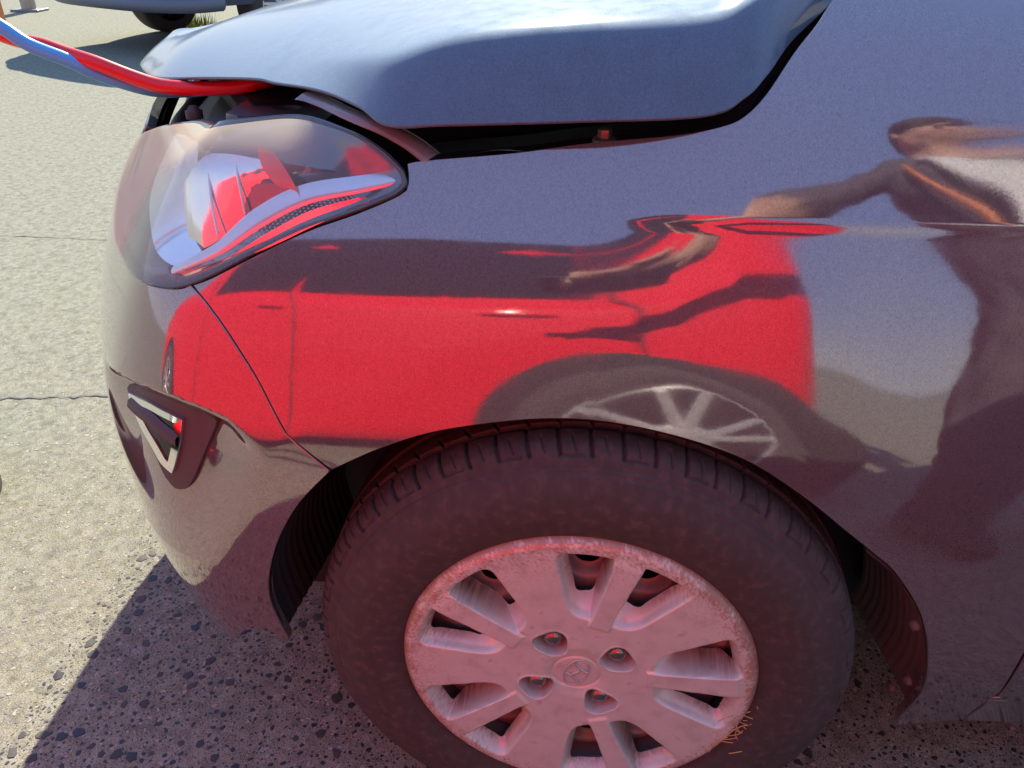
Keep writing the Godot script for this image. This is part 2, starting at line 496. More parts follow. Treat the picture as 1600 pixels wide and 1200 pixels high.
func build_bonnet(car: Node3D) -> void:
	var e := [[0.44, 0.985, -0.60], [0.36, 0.972, -0.47], [0.27, 0.950, -0.34], [0.209, 0.928, -0.24], [0.159, 0.904, -0.17], [0.131, 0.883, -0.125], [0.11, 0.870, -0.1], [0.076, 0.858, -0.085], [-0.025, 0.853, -0.08], [-0.128, 0.849, -0.078], [-0.179, 0.846, -0.085], [-0.21, 0.853, -0.12], [-0.256, 0.856, -0.17], [-0.32, 0.849, -0.24], [-0.349, 0.847, -0.27], [-0.429, 0.833, -0.35], [-0.532, 0.814, -0.45], [-0.605, 0.80, -0.56], [-0.68, 0.79, -0.70], [-0.705, 0.787, -0.83]]
	var sx := [0.47, 0.40, 0.33, 0.27, 0.21, 0.17, 0.14, 0.09, -0.02, -0.12, -0.18, -0.23, -0.28, -0.34, -0.37, -0.44, -0.52, -0.58, -0.62, -0.65]
	var B := []; var C := []
	for i in e.size():
		B.append(Vector3(e[i][0], e[i][1], e[i][2]))
		C.append(Vector3(sx[i], interp(sx[i], [-0.62, -0.5, -0.36, -0.2, 0.0, 0.2, 0.47], [0.822, 0.862, 0.893, 0.922, 0.948, 0.97, 0.995]), MID))
	for side in 2:
		var mb := MB.new()
		var prev := []
		var nt := 190; var nq := 46
		for i in nt + 1:
			var t := float(i) / nt * (B.size() - 1)
			var p0 := hood_point(t, 0.0, B, C)
			var pa := hood_point(maxf(t - 0.02, 0), 0.0, B, C); var pb := hood_point(minf(t + 0.02, B.size() - 1.0), 0.0, B, C)
			var along := (pb - pa).normalized()
			var inw := (hood_point(t, 0.004, B, C) - p0).normalized()
			var n0 := along.cross(inw).normalized()
			if n0.y < 0: n0 = -n0
			var out := (-(inw - along * inw.dot(along))).normalized()
			# the hem: a rounded edge, then the turned-under flange
			var row := [mb.add(p0 - n0 * 0.006 - out * 0.022, -n0), mb.add(p0 - n0 * 0.005 - out * 0.004, -n0), mb.add(p0 - n0 * 0.0035 + out * 0.001, (out - n0).normalized()), mb.add(p0 - n0 * 0.0018 + out * 0.0016, out), mb.add(p0 - n0 * 0.0004 + out * 0.001, (out + n0).normalized())]
			for j in nq + 1:
				var q := pow(float(j) / nq, 2.2)
				var p := hood_point(t, q, B, C)
				var eq := 0.0015
				var du := hood_point(minf(t + 0.03, B.size() - 1.0), q, B, C) - hood_point(maxf(t - 0.03, 0.0), q, B, C)
				var dq := hood_point(t, minf(q + eq, 1.0), B, C) - hood_point(t, maxf(q - eq, 0.0), B, C)
				var nn := du.cross(dq).normalized()
				if nn.y < 0: nn = -nn
				if j == nq: nn = Vector3(nn.x, nn.y, 0).normalized()
				row.append(mb.add(p, nn))
			if i > 0:
				for k in row.size() - 1: mb.quad(prev[k], prev[k + 1], row[k + 1], row[k])
			prev = row
		if side == 1: flip(mb)
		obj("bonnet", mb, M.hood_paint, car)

func build_under_bonnet(car: Node3D) -> void:
	# inner wing under the gap between wing and bonnet
	var mb := MB.new()
	var prev := []
	for q in catmull(V2([-0.1717, 0.8079, -0.1511, 0.8115, -0.0774, 0.8179, -0.0237, 0.8249, 0.0543, 0.8345, 0.0943, 0.8428, 0.1126, 0.8504, 0.1302, 0.8661, 0.1534, 0.8949, 0.1729, 0.9143, 0.1901, 0.9322, 0.2241, 0.9575, 0.2779, 0.9766]), 0.01):
		var p := skin(q.x, q.y)
		var nn := skin_n(q.x, q.y)
		var a := p - nn * 0.010
		var b := a + Vector3(0, -0.016, -0.006)
		var c := b + Vector3(0, -0.004, -0.05)
		var d := c + Vector3(0, 0.012, -0.02)
		var e := d + Vector3(0, -0.004, -0.06)
		var f := e + Vector3(0, -0.3, -0.02)
		var row := []
		var pts := [a, b, c, d, e, f]
		for k in 5:
			var o: Vector3 = Vector3(1, 0, 0).cross((pts[k + 1] - pts[k]).normalized())
			if k == 0: o = Vector3(0, 0, -1)
			if o.y < -0.1: o = -o
			row.append(mb.add(pts[k], o)); row.append(mb.add(pts[k + 1], o))
		if prev.size():
			for k in range(0, 10, 2): mb.quad(prev[k], prev[k + 1], row[k + 1], row[k])
		prev = row
	obj("inner_wing", mb, M.inner_dark, car)
	# wing bolt on its flange
	var bolt := sub("wing_bolt", car, Vector3(0.001, 0.826, -0.128))
	var w := MB.new(); w.lathe([Vector2(0.0, -0.004), Vector2(0.0105, -0.004), Vector2(0.0105, 0.0), Vector2(0.009, 0.0022), Vector2(0.0, 0.0022)], 24, 0, TAU, Transform3D(Basis(Vector3.RIGHT, -PI / 2), Vector3.ZERO))
	obj("washer", w, M.steel_bright, bolt)
	var hx := MB.new()
	for k in 6:
		var a := TAU * k / 6; var b := TAU * (k + 1) / 6
		var p := Vector3(cos(a), 0, sin(a)) * 0.006; var q := Vector3(cos(b), 0, sin(b)) * 0.006
		var up := Vector3(0, 0.009, 0)
		hx.face([p, q, q + up, p + up], p + q); hx.flat(up, p + up, q + up, Vector3.UP)
	obj("bolt_head", hx, M.steel_bright, bolt)
	# dark engine bay floor and inner walls
	var bay := MB.new()
	bay.box(Vector3(-0.02, 0.60, MID), Vector3(0.86, 0.02, 1.36)); bay.box(Vector3(0.42, 0.78, MID), Vector3(0.02, 0.36, 1.36))
	bay.box(Vector3(-0.45, 0.52, MID), Vector3(0.06, 0.48, 1.08)); bay.box(Vector3(0.0, 0.55, MID), Vector3(0.72, 0.46, 0.86)); bay.box(Vector3(-0.55, 0.45, MID), Vector3(0.14, 0.34, 0.70))  # filler blocks, added to stop sunlight leaking through the car
	obj("engine_bay", bay, M.black, car)
	# hinge arm and pipes lying in the gap
	var pipe := MB.new()
	pipe.tube(catmull([Vector3(-0.16, 0.782, -0.13), Vector3(-0.10, 0.80, -0.15), Vector3(-0.04, 0.79, -0.17), Vector3(0.05, 0.77, -0.2)], 0.01), 0.009, 10)
	obj("hose_pipe", pipe, M.black_gloss, car)
	# front cross member with its black rubber seal
	var cm := MB.new()
	for k in 2:
		pass
	var sec := [Vector2(-0.548, 0.752), Vector2(-0.530, 0.772), Vector2(-0.505, 0.779), Vector2(-0.462, 0.781), Vector2(-0.452, 0.776), Vector2(-0.448, 0.74)]
	var zz := [-0.30, -0.33, -0.38, -0.45, -0.6, -0.83, -1.1, -1.42]
	var dx := [0.085, 0.066, 0.05, 0.03, 0.0, -0.02, -0.01, 0.10]
	for k in sec.size() - 1:
		for j in zz.size() - 1:
			var a: Vector2 = sec[k]; var b: Vector2 = sec[k + 1]
			cm.face([Vector3(a.x + dx[j], a.y, zz[j]), Vector3(b.x + dx[j], b.y, zz[j]), Vector3(b.x + dx[j + 1], b.y, zz[j + 1]), Vector3(a.x + dx[j + 1], a.y, zz[j + 1])], Vector3(-0.2 if k == 0 else 0.0, 1, 0) if k < 4 else Vector3(1, 0, 0))
	obj("cross_member", cm, M.inner_paint, car)
	var seal := MB.new()
	var sp := []
	for j in zz.size() - 1: sp.append(Vector3(-0.545 + dx[j], 0.765, zz[j]))
	seal.tube(catmull(sp, 0.02), 0.010, 10)
	obj("rubber_seal", seal, M.black, car)
	# catch striker plate with a hole, and a clip
	var pl := MB.new()
	var hole := []; var rim := []
	for k in 28:
		var a := TAU * k / 28
		hole.append(Vector3(-0.345 + 0.016 * cos(a), 0.802, -0.345 + 0.011 * sin(a)))
		var d := Vector2(cos(a), sin(a)); var s := minf(0.055 / maxf(absf(d.x), 0.001), 0.05 / maxf(absf(d.y), 0.001))
		rim.append(Vector3(-0.345 + d.x * s, 0.802 - 0.08 * d.x * s * 0.5, -0.345 + d.y * s))
	for k in 28:
		var k2 := (k + 1) % 28
		pl.face([hole[k], rim[k], rim[k2], hole[k2]], Vector3.UP)
		pl.face([rim[k], rim[k] + Vector3(0, -0.02, 0), rim[k2] + Vector3(0, -0.02, 0), rim[k2]], rim[k] - Vector3(-0.345, 0.8, -0.345))
		pl.face([hole[k], hole[k] + Vector3(0, -0.004, 0), hole[k2] + Vector3(0, -0.004, 0), hole[k2]], Vector3(-0.345, 0.8, -0.345) - hole[k])
	obj("mounting_plate", pl, M.inner_paint, car)
	for p in [Vector3(-0.405, 0.795, -0.36), Vector3(-0.47, 0.788, -0.38)]:
		var cl := MB.new()
		cl.lathe([Vector2(0.0, 0.007), Vector2(0.004, 0.0067), Vector2(0.006, 0.005), Vector2(0.0066, 0.002), Vector2(0.010, 0.001), Vector2(0.010, -0.008)], 20, 0, TAU, Transform3D(Basis(Vector3.RIGHT, -PI / 2), p))
		obj("push_clip", cl, M.clip_brown, car)
	# black air duct
	var dk := MB.new()
	dk.box(Vector3(-0.40, 0.775, -0.52), Vector3(0.16, 0.06, 0.34), 0.01, Basis(Vector3.UP, 0.5))
	obj("air_duct", dk, M.black, car)

func build_liner(car: Node3D) -> void:
	# the inner lining of the wheel arch: ribbed front and rear, smooth over the top
	var path := catmull(V2([-0.3301, 0.2802, -0.3343, 0.3575, -0.3138, 0.4335, -0.2809, 0.4988, -0.2430, 0.5437, -0.1888, 0.5734, -0.1299, 0.5936, -0.0381, 0.6069, 0.0420, 0.6016, 0.1285, 0.5786, 0.1897, 0.5426, 0.2440, 0.5000, 0.2708, 0.4777, 0.2988, 0.4521, 0.3395, 0.3978, 0.3705, 0.3214, 0.3953, 0.2400, 0.4005, 0.178]), 0.008)
	var mb := MB.new()
	var prev := []
	var rows := []
	for q in path:
		var p := skin(q.x, q.y) - skin_n(q.x, q.y) * 0.003
		var r := Vector2(p.x, p.y - 0.29)
		var dir := r.normalized()
		var rib := sst(0.02, 0.14, absf(q.x) - 0.16)
		var row := []
		for j in 97:
			var d := lerpf(0.23, 0.40, sst(-0.27, -0.12, q.x)) * j / 96.0
			var amp := 0.0016 * rib * sst(0.02, 0.04, d)
			var saw := 0.5 + 0.5 * sin(d * TAU / 0.0145)
			var out := 0.010 * sst(0.0, 0.02, d) + amp * saw + lerpf(-0.16, 0.02, sst(-0.27, -0.12, q.x)) * d
			var z := p.z - d
			# towards the front the lining closes in behind the bumper
			row.append(Vector3(p.x + dir.x * out, p.y + dir.y * out, z))
		rows.append(row)
	for i in rows.size():
		var ids := []
		for j in 97:
			var a: Vector3 = rows[mini(i + 1, rows.size() - 1)][j] - rows[maxi(i - 1, 0)][j]
			var b: Vector3 = rows[i][mini(j + 1, 96)] - rows[i][maxi(j - 1, 0)]
			var nn := a.cross(b).normalized()
			var c := Vector3(0, 0.29, rows[i][j].z)
			if nn.dot(c - rows[i][j]) < 0: nn = -nn
			ids.append(mb.add(rows[i][j], nn))
		if i > 0:
			for j in 96: mb.quad(prev[j], prev[j + 1], ids[j + 1], ids[j])
		prev = ids
	# inner wall
	obj("arch_liner", mb, M.liner, car)
	var rear := MB.new()
	var rr := []
	for i in rows.size():
		if path[i].x > 0.262: rr.append(rows[i].slice(0, 44))
	for row in rr:
		for j in row.size(): row[j] += (Vector3(0, 0.29, row[j].z) - row[j]).normalized() * (0.003 + 0.10 * j / 44.0 * 0.25) 
	obj("mud_guard", sheet(rr, Vector3(-1, 0, 0.3)), M.mud_guard, car)
	var iw := MB.new()
	iw.box(Vector3(0.06, 0.37, -0.30), Vector3(0.94, 0.50, 0.02))
	obj("inner_arch_wall", iw, M.black, car)
	for c in [[0.348, 0.365, 0.016], [0.388, 0.235, 0.018], [0.392, 0.185, 0.030]]:
		var p := skin(c[0], c[1])
		var n := Vector3(-0.92, -0.05, 0.38).normalized()
		var b := Basis.looking_at(-n, Vector3.UP)
		var cl := MB.new()
		cl.lathe([Vector2(0.0, 0.003), Vector2(0.003, 0.0027), Vector2(0.0055, 0.0015), Vector2(0.0065, -0.002)], 20, 0, TAU, Transform3D(b, p + Vector3(-0.004, 0, -c[2])))
		obj("liner_clip", cl, M.liner_grey, car)

func build_fog_lamp(car: Node3D) -> void:
	var lamp := sub("fog_lamp", car)
	var bez := outline([V2([-0.5143, 0.5713, -0.4658, 0.5845, -0.4270, 0.5884, -0.3929, 0.5899, -0.3689, 0.5868]), V2([-0.3689, 0.5868, -0.3611, 0.5818, -0.3635, 0.5714]), V2([-0.3635, 0.5714, -0.3774, 0.5436, -0.3935, 0.5109, -0.4060, 0.4959, -0.4196, 0.4923]), V2([-0.4196, 0.4923, -0.4324, 0.5010, -0.4480, 0.5214, -0.4755, 0.5435, -0.5119, 0.5610]), V2([-0.5119, 0.5610, -0.5179, 0.5663, -0.5143, 0.5713])])
	obj("bezel", panel(bez, 0.005, 0.005, 0.011), M.bezel, lamp)
	# chrome surround: a raised band round the opening
	var run := V2([-0.5056, 0.5659, -0.4619, 0.5741, -0.4288, 0.5741, -0.4019, 0.5714])
	var run2 := V2([-0.4019, 0.5714, -0.4045, 0.5494, -0.4122, 0.5237, -0.4173, 0.5123])
	var run3 := V2([-0.4173, 0.5123, -0.4320, 0.5182, -0.4506, 0.5343, -0.4846, 0.5528, -0.5044, 0.5599])
	var mb := MB.new()
	for r in [run, run2, run3]:
		var pts := catmull(r, 0.008)
		var prev := []
		for i in pts.size():
			var q: Vector2 = pts[i]
			var d := (pts[mini(i + 1, pts.size() - 1)] - pts[maxi(i - 1, 0)] as Vector2).normalized()
			var w := Vector2(-d.y, d.x)
			if w.dot(Vector2(-0.445, 0.540) - q) < 0: w = -w
			var n := skin_n(q.x, q.y)
			var a := skin(q.x - w.x * 0.001, q.y - w.y * 0.001, 0.005); var b := skin(q.x, q.y, 0.009); var c := skin(q.x + w.x * 0.010, q.y + w.y * 0.007, 0.008); var e := skin(q.x + w.x * 0.009, q.y + w.y * 0.009, -0.006)
			var out := (a - c).normalized()
			var row := [mb.add(a, out), mb.add(b, (out + n).normalized()), mb.add(b, n), mb.add(c, n), mb.add(c, -out), mb.add(e, -out)]
			if i > 0:
				for k in [0, 2, 4]: mb.quad(prev[k], prev[k + 1], row[k + 1], row[k])
			prev = row
	obj("chrome_surround", mb, M.chrome, lamp)
	var rec := outline([V2([-0.5056, 0.5659, -0.4619, 0.5732, -0.4288, 0.5731, -0.4023, 0.5706]), V2([-0.4023, 0.5706, -0.4054, 0.5496, -0.4130, 0.5237, -0.4182, 0.5133]), V2([-0.4182, 0.5133, -0.4320, 0.5191, -0.4507, 0.5354, -0.4847, 0.5538, -0.5048, 0.5606]), V2([-0.5048, 0.5606, -0.5056, 0.5659])])
	obj("lamp_recess", panel(rec, 0.008, 0.0062, 0.0), M.fog_glass, lamp)
	var vane := MB.new()
	var prev := []
	for q in catmull(V2([-0.4982, 0.5599, -0.4525, 0.5601, -0.4289, 0.5547, -0.4073, 0.5492]), 0.01):
		var row := []
		for k in [[0.006, 0.007], [0.003, 0.012], [-0.004, 0.012], [-0.006, 0.007]]: row.append(vane.add(skin(q.x, q.y + k[0], k[1]), (skin_n(q.x, q.y) + Vector3(0, k[0] * 120, 0)).normalized()))
		if prev.size():
			for k in 3: vane.quad(prev[k], prev[k + 1], row[k + 1], row[k])
		prev = row
	obj("vane", vane, M.bezel, lamp)

# strip that follows the skin at a depth, between two edges given in skin coordinates
func strip(a: Array, b: Array, la: float, lb: float, bow := 0.0, across := 8) -> MB:
	var mb := MB.new()
	var pa := catmull(a, 0.006); var pb := catmull(b, 0.006)
	var rows := []
	var n := 60
	for i in n + 1:
		var f := float(i) / n
		var qa: Vector2 = pa[clampi(int(round(f * (pa.size() - 1))), 0, pa.size() - 1)]; var qb: Vector2 = pb[clampi(int(round(f * (pb.size() - 1))), 0, pb.size() - 1)]
		var row := []
		for k in across + 1:
			var g := float(k) / across
			var q := qa.lerp(qb, g)
			row.append(skin(q.x, q.y, lerpf(la, lb, g) + bow * 4.0 * g * (1.0 - g)))
		rows.append(row)
	return sheet(rows, Vector3(-0.4, 0.3, 0.9))

func sheet(rows: Array, out: Vector3) -> MB:
	var mb := MB.new()
	var prev := []
	for i in rows.size():
		var ids := []
		for k in rows[i].size():
			var u: Vector3 = rows[mini(i + 1, rows.size() - 1)][k] - rows[maxi(i - 1, 0)][k]
			var w: Vector3 = rows[i][mini(k + 1, rows[i].size() - 1)] - rows[i][maxi(k - 1, 0)]
			var nn := u.cross(w).normalized()
			if nn.dot(out) < 0: nn = -nn
			ids.append(mb.add(rows[i][k], nn, Vector2(float(i) / rows.size(), float(k) / rows[i].size())))
		if i > 0:
			for k in ids.size() - 1: mb.quad(prev[k], prev[k + 1], ids[k + 1], ids[k])
		prev = ids
	return mb

var HL_LO := [-0.1690, 0.7968, -0.1785, 0.7893, -0.2131, 0.7764, -0.2594, 0.7609, -0.3075, 0.7394, -0.3544, 0.7167, -0.3947, 0.7027, -0.4425, 0.6977, -0.5409, 0.6901, -0.6719, 0.6795, -0.8000, 0.6920]
var HL_UP := [-0.8000, 0.6920, -0.8350, 0.7150, -0.8200, 0.7500, -0.7289, 0.7780, -0.5903, 0.8105, -0.50, 0.8195, -0.43, 0.8255, -0.3643, 0.8300, -0.3008, 0.8350, -0.2548, 0.8350, -0.2172, 0.8305, -0.1921, 0.8202, -0.1720, 0.8057, -0.1690, 0.7968]

func build_headlight(car: Node3D) -> void:
	lens_roll = true
	var hl := sub("headlight", car)
	var rim := outline([V2(HL_LO), V2(HL_UP)])
	obj("lens", panel(rim, 0.008, 0.004, 0.006), M.lens, hl)
	obj("headlight_far", panel(rim, 0.03, 0.0, 0.0, true), M.housing, car)
	obj("lens_haze", haze_sheet(rim), M.haze, hl)
	# bowl behind the lens
	var mb := MB.new()
	var ctr := Vector2(-0.42, 0.775)
	var rows := []
	for i in rim.size() + 1:
		var q := rim[i % rim.size()]
		var row := []
		for k in 15:
			var f := k / 14.0
			var p := q.lerp(ctr, f * 0.98)
			row.append(skin(p.x, p.y, -0.002 - (0.056 - 0.34 * (p.y - 0.69)) * sst(0.0, 0.22, f)))
		rows.append(row)
	obj("housing", sheet(rows, Vector3(-0.4, 0.3, 0.9)), M.housing, hl)
	# dark rim under the lens edge
	var rows2 := []
	for i in rim.size() + 1:
		var q := rim[i % rim.size()]
		var d := (ctr - q).normalized()
		rows2.append([skin(q.x, q.y, 0.0025), skin(q.x + d.x * 0.0045, q.y + d.y * 0.0045, 0.0015), skin(q.x + d.x * 0.006, q.y + d.y * 0.006, -0.006)])
	obj("lens_seal", sheet(rows2, Vector3(-0.4, 0.3, 0.9)), M.black_gloss, hl)
	# tall chrome wall on the inner side, curling into the swoosh that runs back to the tip
	obj("chrome_wall", strip(V2([-0.6552, 0.7949, -0.6593, 0.7601, -0.6234, 0.7266, -0.5121, 0.7149, -0.4214, 0.7113]), V2([-0.4468, 0.8158, -0.4993, 0.7806, -0.4906, 0.7552, -0.4372, 0.7303, -0.3923, 0.7156]), -0.012, -0.035, -0.004), M.reflector, hl)
	obj("chrome_swoosh", strip(V2([-0.4214, 0.7113, -0.3612, 0.7370, -0.3181, 0.7682, -0.2725, 0.7890, -0.2198, 0.7981, -0.1804, 0.8029]), V2([-0.4099, 0.7074, -0.3508, 0.7298, -0.3040, 0.7570, -0.2615, 0.7762, -0.2121, 0.7865, -0.1786, 0.7936]), -0.010, -0.007, 0.003), M.silver, hl)
	# main reflector: a flat bright plate, with two upright ribs dividing it
	obj("main_reflector", strip(V2([-0.490, 0.772, -0.43, 0.797, -0.37, 0.805, -0.30, 0.803, -0.24, 0.800]), V2([-0.435, 0.714, -0.395, 0.724, -0.35, 0.745, -0.30, 0.771, -0.24, 0.790]), -0.014, -0.038, 0.0), M.reflector, hl)
	for f in [[-0.405, 0.802, -0.372, 0.738], [-0.352, 0.802, -0.338, 0.758]]:
		var rb := MB.new()
		var rp := []
		for k in 9:
			var g := k / 8.0
			rp.append(skin(lerpf(f[0], f[2], g), lerpf(f[1], f[3], g), lerpf(-0.018, -0.030, g)))
		rb.tube(rp, 0.0013, 8)
		obj("reflector_rib", rb, M.silver, hl)
	# side reflector panel below the swoosh, its face covered in small beads
	obj("side_reflector", strip(V2([-0.4043, 0.7110, -0.3435, 0.7288, -0.3004, 0.7519, -0.2576, 0.7720, -0.2079, 0.7844]), V2([-0.3924, 0.7068, -0.3325, 0.7269, -0.2931, 0.7425, -0.2497, 0.7617, -0.1990, 0.7810]), -0.006, -0.010, 0.0), M.reflector, hl)
	var beads := MB.new()
	for i in 26:
		for k in 6:
			var f := 0.42 + 0.5 * i / 26.0; var g := (k + 0.5 * (i % 2)) / 6.5
			var a: Vector2 = V2([-0.4043, 0.7110])[0].lerp(Vector2(-0.2007, 0.7910), f); var b: Vector2 = Vector2(-0.3851, 0.7121).lerp(Vector2(-0.193, 0.7865), f)
			a.y += 0.010 * sin(f * PI); b.y -= 0.004 * sin(f * PI)
			var q := a.lerp(b, g)
			var p := skin(q.x, q.y, -0.010); var n := skin_n(q.x, q.y)
			var cap := beads.add(p + n * 0.0009, n)
			var ring := []
			for m in 7:
				var ang := TAU * m / 6
				var u := n.cross(Vector3.UP).normalized(); var w := n.cross(u)
				var dd := u * cos(ang) + w * sin(ang)
				ring.append(beads.add(p + dd * 0.0011, (dd + n * 0.3).normalized()))
			for m in 6: beads.tri(cap, ring[m], ring[m + 1])
	var bo := obj("reflector_beads", beads, M.silver, hl)
	bo.set_meta("kind", "stuff")
	# eye-shaped cap, coloured red to stand for the red car's reflection
	obj("red_reflection_cap", strip(V2([-0.3298, 0.8151, -0.3032, 0.8100, -0.2796, 0.7947, -0.2693, 0.7817]), V2([-0.3305, 0.8131, -0.3179, 0.8006, -0.2966, 0.7873, -0.2694, 0.7797]), -0.005, -0.013, 0.001), M.red_reflection, hl)
	# rear flange of the lens, running under the bonnet edge
	var fl := MB.new()
	var rw := []
	for q in catmull(V2([-0.3095, 0.8436, -0.2534, 0.8410, -0.2096, 0.8352, -0.1762, 0.8235, -0.1548, 0.8115]), 0.006):
		rw.append([skin(q.x, q.y, 0.0), skin(q.x + 0.006, q.y + 0.004, 0.003), skin(q.x + 0.012, q.y + 0.006, -0.004), skin(q.x + 0.012, q.y + 0.004, -0.016)])
	obj("lens_flange", sheet(rw, Vector3(0, 1, 0.4)), M.lens_edge, hl)
	lens_roll = false

func haze_sheet(rim: PackedVector2Array) -> MB:
	var inner := PackedVector2Array()
	var ctr := Vector2(-0.42, 0.775)
	for q in rim: inner.append(q + (ctr - q).normalized() * 0.004)
	var mb := panel(inner, 0.008, 0.0052, 0.0)
	mb.use_c = true
	for i in mb.v.size():
		# chalky along the top and down the front, clear in the middle and towards the rear tip
		var q := mb.uv[i]
		var up := sst(0.795, 0.825, q.y + 0.05 * sst(-0.35, -0.65, q.x)) * sst(-0.235, -0.30, q.x)
		var fr := sst(-0.52, -0.62, q.x)
		mb.c[i] = Color(1, 1, 1, clampf(0.04 + maxf(up * 0.42, fr * 0.42), 0.0, 0.6) * sst(-0.2, -0.3, q.x))
	return mb

# ---------------------------------------------------------------- front wheel
const HUB := Vector3(0.0, 0.29, -0.005)
const STEER := -0.07

func tyre_cut(u: float, l: float) -> float:
	# depth of the tread pattern at arc length u, distance l from the shoulder line
	var pitch := TAU * 0.29 / 30.0
	var q := fposmod(u, pitch)
	var dep := 0.0
	var g := func(d: float, w: float) -> float: return 1.0 - sst(w * 0.5, w * 0.5 + 0.0011, absf(d))
	var wrap := func(a: float) -> float: return fposmod(a + pitch / 2, pitch) - pitch / 2
	var lean := (l - 0.02) * 0.12
	if l > 0.006 and l < 0.044:
		var en := sst(0.008, 0.011, l)
		for k in 2: dep = maxf(dep, 0.0045 * en * g.call(wrap.call(q - k * pitch / 2 - lean), 0.0022))
		var e2 := sst(0.012, 0.015, l) * (1.0 - sst(0.031, 0.034, l))
		for k in 2: dep = maxf(dep, 0.0022 * e2 * g.call(wrap.call(q - (k + 0.5) * pitch / 2 - lean * 2.0), 0.0006))
		# the hook: a fine groove from the foot of one groove towards the next
		var f: float = -wrap.call(q)
		if f > 0.0 and f < pitch * 0.40:
			dep = maxf(dep, 0.0024 * g.call(l - 0.0095 - 0.001 * sin(f * 90.0), 0.0009))
	if l > 0.040: dep = maxf(dep, 0.006 * sst(0.042, 0.0435, l) * (1.0 - sst(0.0495, 0.051, l)))
	if l > 0.050 and l < 0.075:
		for k in 2: dep = maxf(dep, 0.004 * g.call(wrap.call(q - k * pitch / 2 - (l - 0.05) * 0.5), 0.0018) * (1.0 - sst(0.062, 0.066, l)))
	if l > 0.074: dep = maxf(dep, 0.006 * sst(0.074, 0.0755, l) * (1.0 - sst(0.0825, 0.084, l)))
	return dep

func squash(p: Vector3) -> Vector3:
	# the tyre stands flat on the ground
	if p.y < -0.286: return Vector3(p.x, -0.286 - 0.0 * p.y, p.z + (0.004 if p.z > -0.09 else -0.004))
	return p

